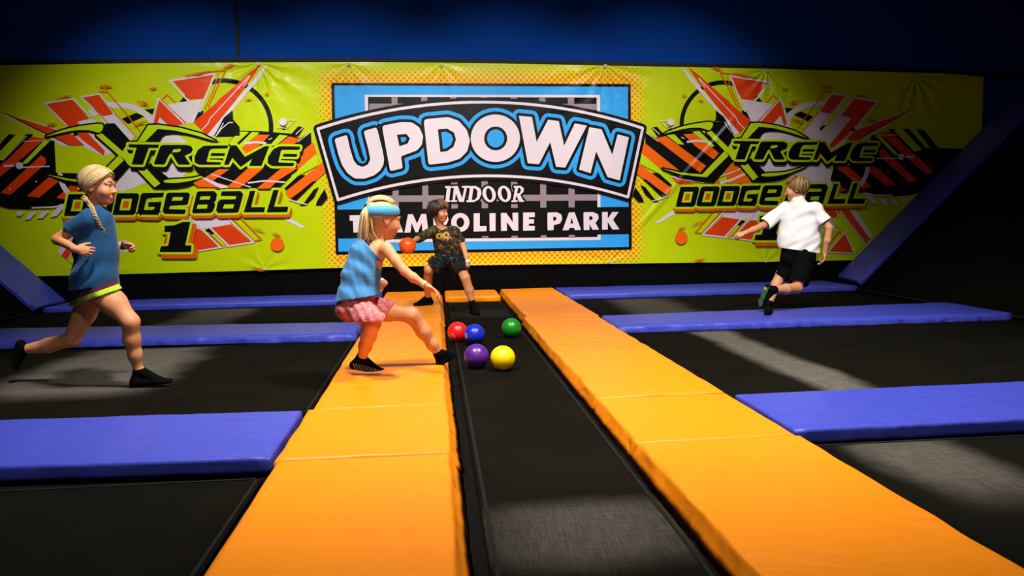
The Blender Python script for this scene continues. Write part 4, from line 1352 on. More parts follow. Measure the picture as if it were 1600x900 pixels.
def hairmat(name, lo, hi, rough=.42):
    m, t, b = mat(name, lo, rough, .4)
    p = t.n('ShaderNodeTexCoord').outputs['Object']
    at = t.n('ShaderNodeAttribute', attribute_name='tone').outputs['Fac']
    n = t.noise(p, 60, 3)
    t.l(t.mix(t.math('ADD', t.math('MULTIPLY', at, .75), t.math('MULTIPLY', n, .25)), lo, hi), b.inputs['Base Color'])
    b.inputs['Anisotropic'].default_value = .4
    return m
M_BLOND = hairmat('blond_hair', (.26, .15, .055), (.78, .56, .27))
M_BROWN = hairmat('dark_brown_hair', (.012, .007, .004), (.06, .032, .016))
M_BROWN_F = hairmat('brown_fringe', (.06, .03, .012), (.36, .18, .07))
M_SANDY = hairmat('sandy_hair', (.016, .009, .005), (.50, .28, .09))

class Hair:
    """locks of hair swept along given paths, all one mesh"""
    def __init__(s): s.V, s.F, s.T = [], [], []
    def lock(s, pts, r, tone, n=5, taper=True):
        N = len(pts)
        rs = [r*(1 if not taper else (.55+.45*min(1, 4*i/(N-1)))*(1-.75*max(0, (i/(N-1)-.55)/.45))) for i in range(N)]
        V, Fc = tube_data(pts, rs, n)
        k = len(s.V)
        s.V += V; s.F += [tuple(k+i for i in f) for f in Fc]; s.T += [tone]*len(V)
    def build(s, name, m, parent, org):
        o = Vector([float(c) for c in org])
        me = mesh(name, [v-o for v in s.V], s.F, m, True)
        a = me.attributes.new('tone', 'FLOAT', 'POINT')
        a.data.foreach_set('value', s.T)
        return link(name, me, parent)

def scalp(h, r, f, u, out=1.):
    """point on the hair surface in the head direction (r, f, u)"""
    d = np.array([r/.081, f/.101, u/.092]); d = d/np.linalg.norm(d)*out
    return h.p(d[0]*.081, -.012+d[1]*.101, .032+d[2]*.092)
def sweep(h, a, b, n=8, out=(1., 1.03, 1.), jit=0.):
    """path over the scalp between two head directions"""
    a, b = np.array(a, float), np.array(b, float)
    a /= np.linalg.norm(a); b /= np.linalg.norm(b)
    th = math.acos(float(np.clip(a@b, -1, 1))) or 1e-3
    pts = []
    for i in range(n):
        t = i/(n-1)
        d = (math.sin((1-t)*th)*a+math.sin(t*th)*b)/math.sin(th)
        o = out[0]*(1-t)**2+2*out[1]*t*(1-t)+out[2]*t*t
        pts.append(scalp(h, d[0], d[1], d[2], o+random.uniform(-jit, jit)))
    return pts
def hair_cap(h, mats, parent, org, clips, grow=.004, hh=.006):
    b = Solid(h.c-.16, h.c+.16, hh)
    cl = [(h.p(*p), h.R*n[0]+h.F*n[1]+h.U*n[2]) for p, n in clips]
    b.ell(h.p(0, -.012, .032), [(.074+grow)*h.s, (.094+grow)*h.s, (.084+grow)*h.s], h.ax, 0, '+', cl)
    me = b.mesh('scalp_hair', mats, org)
    a = me.attributes.new('tone', 'FLOAT', 'POINT')
    a.data.foreach_set('value', [.3]*len(me.vertices))
    return link('scalp_hair', me, parent)

def bounds(pts, m=.2):
    a = np.array([V3(p) for p in pts]); return a.min(0)-m, a.max(0)+m
def grip_dots(sock, spots, r, m, parent):
    """rubber dots standing on the sole where a line of sight meets the sock"""
    me = sock.data
    bv = BVHTree.FromPolygons([v.co for v in me.vertices], [p.vertices[:] for p in me.polygons])
    V, Fc = [], []
    root = sock.parent.location
    for (px, py) in spots:
        d = (P(px, py, 5)-CAM).normalized()
        hit = bv.ray_cast(CAM-root, d)
        if hit[0] is None: continue
        n = hit[1]
        a = n.orthogonal().normalized(); b = n.cross(a)
        k = len(V)
        for j in range(8):
            q = 2*math.pi*j/8
            V.append(hit[0]+(a*math.cos(q)+b*math.sin(q))*r-n*.001)
        V += [V[k+j]+n*.0025-(V[k+j]-hit[0])*.25 for j in range(8)]
        for j in range(8): Fc.append((k+j, k+(j+1) % 8, k+8+(j+1) % 8, k+8+j))
        Fc.append(tuple(range(k+8, k+16)))
    if not V: return
    o = link('grip_dots', mesh('grip_dots', V, Fc, m, False), sock)
    return o
def wristband(name, c, d, R, w, m, parent, org, squash=1.):
    """flat band round a wrist at c, axis d"""
    d = Vector([float(x) for x in nrm(d)]); a = d.orthogonal().normalized(); b = d.cross(a)
    V, Fc, n = [], [], 28
    c = Vector([float(x) for x in c])-Vector([float(x) for x in org])
    for i in range(n):
        q = 2*math.pi*i/n
        for rr, t in ((R, -w/2), (R, w/2), (R-.004, w/2), (R-.004, -w/2)):
            V.append(c+(a*math.cos(q)+b*math.sin(q))*rr+d*t)
    for i in range(n):
        j = (i+1) % n
        for e in range(4): Fc.append((i*4+e, i*4+(e+1) % 4, j*4+(e+1) % 4, j*4+e))
    return link(name, mesh(name, V, Fc, m, True), parent)
def person(loc, label):
    o = empty('person', loc)
    return tag(o, label, 'person')
PP = lambda x, y, Y: V3(P(x, y, Y))
def hem(a, b, Y, keep):
    """plane through two photograph points seen edge-on along the depth axis; keep = point that stays"""
    A, B = PP(*a, Y), PP(*b, Y)
    n = np.cross(B-A, nrm(V3(P(a[0], a[1], Y))-V3(CAM)))
    if (PP(*keep, Y)-A)@n > 0: n = -n
    return (A, n)
def project(pts):
    q = pts-V3(CAM)
    r, u, f = V3(RT), V3(UP), V3(FW)
    z = q@f
    return 800+F_PX*(q@r)/z, 450-F_PX*(q@u)/z
def obj(name, me, parent): return link(name, me, parent)

# ================================================== girl in the blue tank top (centre)
def girl_centre():
    gp = G(584, 583, PT)
    root = person((gp.x, gp.y, PT), 'girl with blond ponytail, blue headband and blue tank top, crouching on the orange mat')
    O = root.location
    Y0 = 5.42
    h = Head(PP(599, 343, 5.42), (.90, .40, -.20), (.16, .05, 1), 1.12)
    lo, hi = bounds([PP(520, 300, 5.0), PP(722, 590, 5.9)], .06)
    b = Solid(lo, hi, .0045)
    for dy in (-.05, .05):
        b.chain([PP(556, 474, Y0+dy), PP(562, 440, Y0+dy), PP(577, 408, Y0+dy*1.2), PP(590, 390, Y0+dy*1.2)], [.088, .074, .082, .052], .03)
    b.ell(PP(545, 484, Y0), (.075, .12, .07), None, .03)
    b.cap(PP(603, 389, 5.30), PP(597, 389, 5.55), .040, .040, .035)
    b.cap(PP(588, 392, 5.36), PP(586, 392, 5.5), .06, .06, .03)
    h.build(b, PP(588, 384, Y0), .043)
    # arms
    b.chain([PP(604, 389, 5.29), PP(619, 408, 5.25), PP(633, 424, 5.21), PP(646, 434, 5.19), PP(665, 446, 5.17)], [.041, .034, .0285, .029, .0185], .015)
    tips = hand(b, PP(666, 446.5, 5.17), (.80, -.05, -.48), (-.45, -.25, -.8), (.1, .9, .1), .92, (22, 22, 14), 40, 1.5)
    b.chain([PP(598, 390, 5.56), PP(578, 424, 5.62), PP(598, 443, 5.42)], [.040, .030, .020], .015)
    hand(b, PP(598, 444, 5.425), (-.92, .30, -.45), (-.3, -.9, 0), (.5, 0, -.8), .88, (30, 35, 20))
    # standing leg, then the leg stretched forward on its heel
    b.chain([PP(560, 482, 5.37), PP(572, 494, 5.25), PP(582, 506, 5.16), PP(576, 524, 5.22), PP(571, 540, 5.30), PP(565, 560, 5.36)], [.074, .062, .047, .0475, .039, .029], .03)
    b.chain([PP(563, 482, 5.50), PP(604, 487, 5.54), PP(642, 492, 5.56), PP(662, 518, 5.60), PP(676, 538, 5.62), PP(685, 553, 5.63)], [.076, .060, .050, .046, .036, .0285], .035)
    st = (PP(564, 560, 5.36), PP(551, 577, 5.37), V3(G(602, 584, PT)))
    fw = (PP(685, 553, 5.63), PP(690, 571, 5.64), PP(716, 553, 5.78))
    foot(b, *st, (-.12, 0, 1), .9); foot(b, *fw, (-.58, -.25, .75), .9)
    obj('body', b.mesh('body', [M_SKIN_A, M_LIP], O, h.pick), root)
    h.eyes(root, O, M_IRIS_BL, M_BLOND)
    # socks
    for k, (A, H, T) in enumerate((st, fw)):
        up = ((-.12, 0, 1), (-.58, -.25, .75))[k]
        lo, hi = bounds((A, H, T), .11)
        s = Solid(lo, hi, .0042)
        foot(s, A, H, T, up, 1.0, .012)
        kn = (PP(571, 540, 5.30), PP(676, 538, 5.62))[k]
        d = kn-A
        s.cap(A, A+d*.9, .033, .037, .012)
        pl = (A+nrm(d)*(.028, .022)[k], nrm(d))
        s.cut(*pl)
        sk = obj('sock', s.mesh('sock', M_SOCK, O), root)
        if k == 0:
            spots = [(552+i*4.2+j*1.1, 568.5+i*.75+j*2.6+i*i*.035) for i in range(12) for j in range(4)]
            grip_dots(sk, spots, .0034, M_DOT_W, root)
    # tank top
    lo, hi = bounds([PP(525, 362, 5.2), PP(606, 482, 5.65)], .1)
    def tank(dr, cl):
        s = Solid(lo, hi, .0046)
        for dy in (-.055, .055):
            s.chain([PP(573, 397, Y0+dy), PP(564, 430, Y0+dy), PP(561, 470, Y0+dy), PP(560, 490, Y0+dy)], [.112-dr, .116-dr, .142-dr, .15-dr], .03)
        s.ripple(.0032, [((1, .3, .75), .075, 1.), ((.55, .5, 1), .16, .9), ((1, .2, .25), .05, .35)], 3)
        return s
    o_, i_ = tank(0, 1), tank(.009, 0)
    o_.f = np.maximum(o_.f, -i_.f)
    o_.cut(*hem((524, 472), (601, 460), Y0, (560, 430)))
    o_.cut(*hem((562, 369), (600, 411), Y0, (545, 420)))
    obj('tank_top', o_.mesh('tank_top', M_TANK, O), root)
    # edging along the neckline
    # shorts
    lo, hi = bounds([PP(520, 455, 5.1), PP(625, 508, 5.65)], .08)
    s = Solid(lo, hi, .0046)
    for dy in (-.06, .06):
        s.cap(PP(557, 466, Y0+dy), PP(556, 480, Y0+dy), .112, .112, .03)
    s.ell(PP(546, 483, Y0), (.092, .135, .083), None, .03)
    s.chain([PP(558, 480, 5.37), PP(572, 494, 5.24), PP(585, 503, 5.13)], [.088, .082, .078], .03)
    s.cap(PP(562, 481, 5.50), PP(618, 487, 5.55), .088, .074, .03)
    s.ripple(.003, [((1, .2, .6), .05, 1.), ((.2, .3, 1), .09, .7)], 5)
    s.cut(*hem((622, 464), (596, 506), Y0, (560, 480)))
    s.cut(*hem((530, 504), (600, 503.5), Y0, (560, 480)))
    s.cut(*hem((524, 463), (601, 452), Y0, (560, 480)))
    obj('shorts', s.mesh('shorts', M_SHORT_PINK, O), root)
    # hair swept back into the ponytail
    tie = h.p(0, -.108, .060)
    cap = [((0, .072, .055), (0, .75, -.66))]
    hair_cap(h, M_BLOND, root, O, cap, .008)
    H = Hair()
    td = (0, -.10, .035)
    for i in range(210):
        a = random.uniform(-1, 1)
        if random.random() < .55:
            r, f, u = a*.9, .80-.5*abs(a)**2, .95+random.uniform(-.1, .25)   # from the forehead and temples
            o1 = random.uniform(1.10, 1.22)
        else:
            sgn = random.choice((-1, 1))
            t = random.random()
            r, f, u = sgn*1., .25-.9*t, .25-.95*t*random.uniform(.7, 1)
            o1 = random.uniform(1.04, 1.09)
        pts = sweep(h, (r*.08, f*.1, u*.09), (random.uniform(-.01, .01), td[1], td[2]+random.uniform(-.01, .01)), 9, (1.01, o1, 1.08), .004)
        pts.append(tie+np.random.RandomState(i).uniform(-.006, .006, 3))
        H.lock(pts, random.uniform(.0035, .006), random.uniform(.15, 1), taper=False)
    # ponytail
    base = [PP(578, 322, 5.36), PP(571.5, 334, 5.33), PP(570, 352, 5.33), PP(569, 368, 5.34), PP(566, 381, 5.36)]
    base[0] = tie
    rs = np.random.RandomState(4)
    for i in range(120):
        off = rs.normal(0, 1, 3)*np.array([.017, .02, .004])
        e = rs.uniform(.72, 1.12)
        pts = []
        for j, bp in enumerate(base):
            t = j/4
            w_ = (.25, .75, 1.0, 1.15, 1.25)[j]
            q = bp+off*w_+rs.normal(0, .0016, 3)
            if j == 4: q = base[3]+(base[4]-base[3])*e*1.1+off*1.35+V3((rs.uniform(-.02, .016), 0, 0))
            pts.append(q)
        pts = [tuple(p) for p in pts]
        H.lock([V3(p) for p in catmull3(pts, 4)], rs.uniform(.003, .0055), rs.uniform(.0, .95))
    # loose hair over the nape
    for i in range(46):
        a = rs.uniform(-1, 1)
        s0 = scalp(h, .05*a, -.08, -.02, 1.06)
        e = PP(584+rs.uniform(-8, 8), 374+rs.uniform(-4, 5), 5.33+rs.uniform(-.03, .08))
        m_ = (s0+e)/2+V3((-.012, 0, 0))
        H.lock([V3(p) for p in catmull3([tuple(s0), tuple(m_), tuple(e)], 4)], rs.uniform(.003, .005), rs.uniform(.1, .8))
    hr = H.build('hair', M_BLOND, root, O)
    wristband('hair_tie', tie+.6*(base[1]-tie)*.3, base[1]-tie, .021, .016, M_TIE, hr, O)
    # headband: flat stretchy band
    V, Fc, n = [], [], 64
    for i in range(n):
        a = 2*math.pi*i/n
        cu = .38+.25*math.cos(a)
        for du, out in ((-.30, 1.07), (-.26, 1.13), (0, 1.15), (.26, 1.14), (.30, 1.09)):
            c = scalp(h, math.sin(a)*.081, math.cos(a)*.101, (cu+du-.18)*.092, out+.012*math.sin(3*a+du*9)-.13*max(0, math.cos(a))**1.5)
            V.append(Vector([float(x) for x in c])-O)
    for i in range(n):
        j = (i+1) % n
        for e in range(4): Fc.append((i*5+e, i*5+e+1, j*5+e+1, j*5+e))
    me = mesh('headband', V, Fc, M_BAND, True)
    hb = obj('headband', me, root)
    sd = hb.modifiers.new('t', 'SOLIDIFY'); sd.thickness = .004; sd.offset = 0
    wristband('wristband', PP(663, 444.5, 5.17), PP(665, 446, 5.17)-PP(646, 434, 5.19), .0245, .016, M_PALE, root, O)
    wristband('wristband', PP(596.5, 442, 5.43), PP(598, 443, 5.42)-PP(578, 424, 5.62), .029, .036, M_WRIST, root, O)
M_PALE = noisy('pale_green_band', (.45, .52, .30), .05, 40, .6)
def catmull3(pts, n=5):
    out, N = [], len(pts)
    for i in range(N-1):
        p0, p1, p2, p3 = (np.array(pts[min(max(i+j, 0), N-1)]) for j in (-1, 0, 1, 2))
        for k in range(n):
            t = k/n
            out.append(.5*(2*p1+(p2-p0)*t+(2*p0-5*p1+4*p2-p3)*t*t+(3*p1-p0-3*p2+p3)*t**3))
    out.append(np.array(pts[-1]))
    return out

# ================================================== boy with the orange ball (back centre)
def boy_back():
    fl = [G(675, 476.5, PT)]; fl.append(fl[0]+Vector((-.20, -.07, 0))); fr = [G(738, 490, BZ)]; fr.append(fr[0]+Vector((.05, -.20, 0)))
    root = person(((fl[0].x+fr[0].x)/2, (fl[0].y+fr[0].y)/2, BZ), 'dark-haired boy in a camouflage shirt crouching in front of the banner with a ball')
    O = root.location
    h = Head(PP(686, 331.5, 9.38), (.80, -.58, -.02), (-.03, 0, 1), 1.04)
    lo, hi = bounds([PP(615, 310, 8.6), PP(752, 500, 9.75)], .08)
    b = Solid(lo, hi, .0055)
    for dx in (-5.5, 5.5):
        b.chain([PP(702+dx, 401, 9.5), PP(699+dx, 386, 9.46), PP(695+dx*1.2, 368, 9.43)], [.092, .082, .088], .03)
    b.cap(PP(678, 361, 9.39), PP(710, 362, 9.46), .048, .048, .03)
    h.build(b, PP(690, 357, 9.42), .043)
    b.chain([PP(676, 361, 9.38), PP(654, 372, 9.20), PP(645, 377, 8.98)], [.044, .034, .022], .015)
    c = V3(HELD)
    p = nrm((-.50, .82, .20)); N = -p
    D = V3((-.75, -.45, -.25)); D = nrm(D-N*(D@N))
    palm = c+p*(BR+.013)
    W = palm-D*.044*.95
    b.cap(PP(645, 377, 8.98), W, .022, .021, .015)
    hand(b, W, D, N, (0, .1, 1), .95, (26, 34, 26), 45, 1.3)
    b.chain([PP(712, 362, 9.45), PP(724, 385, 9.42), PP(731, 411, 9.28)], [.044, .034, .021], .015)
    hand(b, PP(731, 412, 9.28), (.06, -.10, -1), (-.9, .35, 0), (-.2, -1, 0), .95, (26, 34, 22), 25)
    b.chain([PP(694, 404, 9.46), PP(681, 412, 9.34), PP(670, 421, 9.22), PP(668, 441, 9.36), PP(668.5, 464, 9.48)], [.082, .068, .052, .050, .031], .02)
    b.chain([PP(710, 404, 9.48), PP(719, 419, 9.33), PP(727, 434, 9.20), PP(733, 453, 9.22), PP(738, 474, 9.22)], [.082, .068, .052, .050, .031], .02)
    fa = (PP(669, 465, 9.49), V3(fl[0]), V3(fl[1])); fb = (PP(738, 475, 9.22), V3(fr[0]), V3(fr[1]))
    foot(b, *fa, (0, 0, 1), .95); foot(b, *fb, (0, 0, 1), .95)
    obj('body', b.mesh('body', [M_SKIN_B, M_LIP], O, h.pick), root)
    h.eyes(root, O, M_IRIS_BR, M_BROWN)
    for (A, H, T), kn, hh in ((fa, PP(668, 441, 9.36), .03), (fb, PP(733, 453, 9.22), .045)):
        lo2, hi2 = bounds((A, H, T), .13)
        s = Solid(lo2, hi2, .005)
        foot(s, A, H, T+nrm(T-H)*.006, (0, 0, 1), 1.14, .012)
        d = nrm(kn-A)
        s.cap(A, A+d*.12, .036, .040, .012)
        s.cut(A+d*hh, d)
        obj('sock', s.mesh('sock', M_SOCK, O), root)
    # shirt
    lo2, hi2 = bounds([PP(640, 350, 9.0), PP(730, 400, 9.7)], .1)
    def shirt(dr, c1=(), c2=()):
        s = Solid(lo2, hi2, .0055)
        for dx in (-8.5, 0, 8.5):
            s.chain([PP(703+dx, 404, 9.5), PP(700+dx, 386, 9.46), PP(696+dx, 367, 9.43)], [.098-dr, .092-dr, .090-dr], .03)
        s.cap(PP(678, 361, 9.39), PP(711, 362, 9.46), .058-dr, .058-dr, .03)
        s.cap(PP(677, 361, 9.38), PP(645, 377, 9.13), .058-dr, .046-dr, .02, clip=c1)
        s.cap(PP(711, 362, 9.45), PP(725, 386, 9.42), .058-dr, .050-dr, .02, clip=c2)
        s.ripple(.003, [((1, .3, .8), .10, 1.), ((.2, .5, 1), .13, .8)], 9)
        return s
    o_, i_ = shirt(0, [(PP(650, 373.5, 9.17), PP(645, 377, 9.13)-PP(677, 361, 9.38))], [(PP(721, 379, 9.43), PP(725, 386, 9.42)-PP(711, 362, 9.45))]), shirt(.010)
    o_.f = np.maximum(o_.f, -i_.f)
    o_.cut(*hem((676, 396), (728, 399), 9.46, (700, 380)))
    nk = PP(690, 352, 9.40)
    o_.ell(nk, (.062, .07, .055), None, .008, '-')
    def pick(q):
        x, y = project(q)
        m = np.zeros(len(q), int)
        front = q[:, 1] < 9.44
        for cx, cy in ((686.5, 369), (697, 367.2)):
            e = ((x-cx)/5.6)**2+((y-cy)/4.6)**2
            m[front & (e < 1) & (e > .16)] = 1
        m[front & (abs(y-(374.6+1.2*np.sin(x*1.1))) < 1.2) & (x > 688) & (x < 703)] = 2
        m[front & (abs(y-(372+1.2*np.sin(x*.9))) < .8) & (x > 692) & (x < 706)] = 3
        d = np.linalg.norm((q-nk)/V3((.062, .07, .055)), axis=1)
        m[front & (d < 1.10) & (q[:, 2] < nk[2]-.02)] = 3
        return m
    obj('shirt', o_.mesh('shirt', [M_CAMO, M_LOGO_Y, M_LOGO_R, M_LOGO_W], O, pick), root)
    # shorts
    lo2, hi2 = bounds([PP(664, 390, 9.1), PP(738, 436, 9.7)], .1)
    def shorts(dr, c1=()):
        s = Solid(lo2, hi2, .0055)
        for dx in (-8, 0, 8): s.cap(PP(702+dx, 395, 9.49), PP(702+dx, 404, 9.49), .102-dr, .104-dr, .03)
        s.chain([PP(694, 404, 9.46), PP(682, 413, 9.34), PP(669, 424, 9.20)], [.10-dr, .097-dr, .10-dr], .02)
        s.chain([PP(710, 404, 9.48), PP(719, 419, 9.33), PP(728, 438, 9.16)], [.10-dr, .094-dr, .094-dr], .02, clip=c1)
        s.ripple(.003, [((1, .4, .5), .09, 1.), ((.2, .5, 1), .12, .8)], 11)
        return s
    o_, i_ = shorts(0, [(PP(725, 430, 9.24), PP(728, 438, 9.16)-PP(719, 419, 9.33))]), shorts(.010)
    o_.f = np.maximum(o_.f, -i_.f)
    o_.cut(*hem((666, 407), (690, 436), 9.3, (690, 410)))
    obj('shorts', o_.mesh('shorts', M_CAMO_D, O), root)
    wristband('wristband', PP(731, 409.5, 9.285), PP(731, 411, 9.28)-PP(724, 385, 9.42), .028, .032, M_WRIST, root, O)
    # shaggy hair with a fringe
    hair_cap(h, M_BROWN, root, O, [((0, .085, .055), (0, .72, -.69))], .014)
    H = Hair(); Fh = Hair()
    rs = np.random.RandomState(11)
    for i in range(260):
        az = rs.uniform(-math.pi, math.pi)
        fr_ = math.cos(az)
        low = -.38-.5*(1-fr_)/2 if fr_ < .55 else .18+rs.uniform(-.1, .2)
        o1 = rs.uniform(1.14, 1.26)
        pts = sweep(h, (.012*math.sin(az), -.02+.012*math.cos(az), .09), (.081*math.sin(az), .101*math.cos(az), low*.092+rs.uniform(-.03, .02)), 9, (1.13, o1, rs.uniform(1.08, 1.36)), .006)
        (Fh if fr_ > .62 and rs.rand() < .55 else H).lock(pts, rs.uniform(.005, .0085), rs.uniform(0, 1))
    H.build('hair', M_BROWN, root, O)
    Fh.build('fringe', M_BROWN_F, root, O)

# ================================================== boy in the white shirt (right)
def boy_right():
    g = G(1199, 492.5, .09)
    root = person((g.x, g.y, .09), 'sandy-haired boy in a white T-shirt and black shorts, running away on the right')
    O = root.location
    Y = 8.30
    A_ = nrm((.89, -.45, 0))      # across the shoulders, towards his right
    B_ = V3((0, 0, 0))
    h = Head(PP(1244, 296, 8.30), (-.90, .42, -.12), (.03, .05, 1), 1.06)
    lo, hi = bounds([PP(1148, 265, 7.8), PP(1305, 500, 8.6)], .1)
    b = Solid(lo, hi, .0055)
    for d in (-1, 1):
        b.chain([PP(1247, 399, Y)+A_*d*.045, PP(1248, 372, Y)+A_*d*.04, PP(1250, 334, Y)+A_*d*.07], [.090, .078, .082], .03)
    SL, SR = PP(1228, 325, 8.40), PP(1272, 326, 8.20)
    b.cap(SL, SR, .05, .05, .03)
    h.build(b, PP(1247, 318, 8.30), .046)
    b.chain([SL, PP(1193, 352, 8.40), PP(1177, 359, 8.33), PP(1164, 364, 8.27)], [.046, .035, .033, .023], .015)
    hand(b, PP(1163, 364.5, 8.27), (-.95, -.12, -.22), (-.15, .55, -.8), (0, .75, .6), 1.0, (50, 62, 40), 25)
    b.chain([SR, PP(1296, 356, 8.10), PP(1293, 376, 8.10), PP(1289, 395, 8.14)], [.046, .035, .033, .023], .015)
    hand(b, PP(1289, 396, 8.14), (-.12, .02, -1), (-.9, .3, 0), (.2, .95, 0), 1.0, (25, 35, 25), 25)
    HL, HR_ = PP(1239, 400, 8.36), PP(1256, 402, 8.24)
    b.chain([HL, PP(1221, 428, 8.40), PP(1213, 444, 8.37), PP(1202, 474, 8.30)], [.088, .055, .053, .033], .02)
    b.chain([HR_, PP(1251, 427, 8.18), PP(1245, 450, 8.12), PP(1228, 452, 8.02), PP(1209, 453, 7.93)], [.088, .068, .054, .053, .034], .02)
    g1 = G(1199, 492.5, .092)
    fa = (PP(1202, 475, 8.30), V3(g1), V3(g1)+V3((.10, .20, 0)))
    fb = (PP(1208, 453, 7.92), PP(1196, 449, 7.90), PP(1184, 484, 7.98))
    foot(b, *fa, (0, 0, 1), 1.); foot(b, *fb, (.86, .38, .25), 1.)
    obj('body', b.mesh('body', [M_SKIN_C, M_LIP], O, h.pick), root)
    h.eyes(root, O, M_IRIS_BR, M_SANDY)
    for k, ((A, H, T), kn, hh, up) in enumerate(((fa, PP(1213, 444, 8.37), .03, (0, 0, 1)), (fb, PP(1228, 452, 8.02), .035, (.86, .38, .25)))):
        lo2, hi2 = bounds((A, H, T), .13)
        s = Solid(lo2, hi2, .005)
        foot(s, A, H, T, up, 1.12, .012)
        d = nrm(kn-A)
        s.cap(A, A+d*.12, .040, .044, .012)
        s.cut(A+d*hh, d)
        sk = obj('sock', s.mesh('sock', M_SOCK, O), root)
        if k == 1:
            spots = []
            for j in range(15):
                for i in range(6):
                    spots.append((1201.5-j*1.12-i*1.9+(j % 2)*.9, 449+j*2.35+i*1.0))
            grip_dots(sk, spots, .0042, M_DOT_G, root)
    lo2, hi2 = bounds([PP(1180, 300, 8.0), PP(1300, 400, 8.6)], .1)
    def tee(dr, c1=(), c2=()):
        s = Solid(lo2, hi2, .0055)
        for d in (-1, 0, 1):
            s.chain([PP(1248, 402, Y)+A_*d*.085, PP(1248, 372, Y)+A_*d*.085, PP(1251, 338, Y)+A_*d*.085], [.126-dr, .120-dr, .114-dr], .03)
        s.cap(SL+V3((0, 0, -.01)), SR+V3((0, 0, -.01)), .078-dr, .078-dr, .03)
        s.cap(PP(1246, 310.5, 8.30), PP(1248, 326, 8.30), .070-dr, .10-dr, .03)
        s.cap(SL, PP(1188, 356, 8.40), .072-dr, .074-dr, .025, clip=c1)
        s.cap(SR, PP(1294, 354, 8.11), .072-dr, .070-dr, .025, clip=c2)
        s.ripple(.0042, [((1, .2, -1.0), .14, 1.), ((.5, .3, -1), .08, .5), ((1, .4, -.3), .2, .7)], 21)
        return s
    o_, i_ = tee(0, [(PP(1196, 350, 8.40), PP(1188, 356, 8.40)-SL)], [(PP(1289, 347, 8.12), PP(1294, 354, 8.11)-SR)]), tee(.010)
    o_.f = np.maximum(o_.f, -i_.f)
    o_.cut(*hem((1216, 387), (1280, 396), Y, (1250, 350)))
    o_.ell(PP(1244, 303, 8.28), (.060, .060, .034), None, .008, '-')
    obj('t_shirt', o_.mesh('t_shirt', M_WHITE_T, O), root)
    lo2, hi2 = bounds([PP(1210, 385, 7.95), PP(1282, 455, 8.6)], .1)
    def shorts(dr, c1=(), c2=()):
        s = Solid(lo2, hi2, .0055)
        for d in (-1, 0, 1): s.cap(PP(1248, 388, Y)+A_*d*.07, PP(1247, 402, Y)+A_*d*.07, .098-dr, .110-dr, .03)
        s.cap(HL, PP(1225, 432, 8.40), .108-dr, .098-dr, .02, clip=c1)
        s.cap(HR_, PP(1246, 454, 8.11), .112-dr, .096-dr, .02, clip=c2)
        s.ripple(.003, [((1, .4, .5), .10, 1.), ((.2, .5, 1), .14, .8)], 31)
        return s
    o_, i_ = shorts(0, [(PP(1225, 432, 8.40), PP(1225, 432, 8.40)-HL)], [(PP(1247, 443, 8.13), PP(1246, 454, 8.11)-HR_)]), shorts(.010)
    o_.f = np.maximum(o_.f, -i_.f)
    obj('shorts', o_.mesh('shorts', M_BLACK_S, O), root)
    hair_cap(h, M_SANDY, root, O, [((0, .080, .05), (0, .78, -.62))], .010)
    H = Hair()
    rs = np.random.RandomState(5)
    for i in range(300):
        az = rs.uniform(-math.pi, math.pi)
        fr_ = math.cos(az)
        low = -.42-1.25*((1-fr_)/2)**2 if fr_ < .5 else .42+rs.uniform(-.1, .2)
        o1 = rs.uniform(1.10, 1.2)
        pts = sweep(h, (.02*math.sin(az), -.03+.02*math.cos(az), .09), (.081*math.sin(az), .101*math.cos(az), low*.092+rs.uniform(-.012, .012)), 9, (1.10, o1, rs.uniform(1.07, 1.18)), .004)
        H.lock(pts, rs.uniform(.0045, .0075), (rs.choice([.05, .3, .7, 1., 1.]) if fr_ > -.35 or rs.rand() < .3 else .06)*rs.uniform(.6, 1))
    H.build('hair', M_SANDY, root, O)

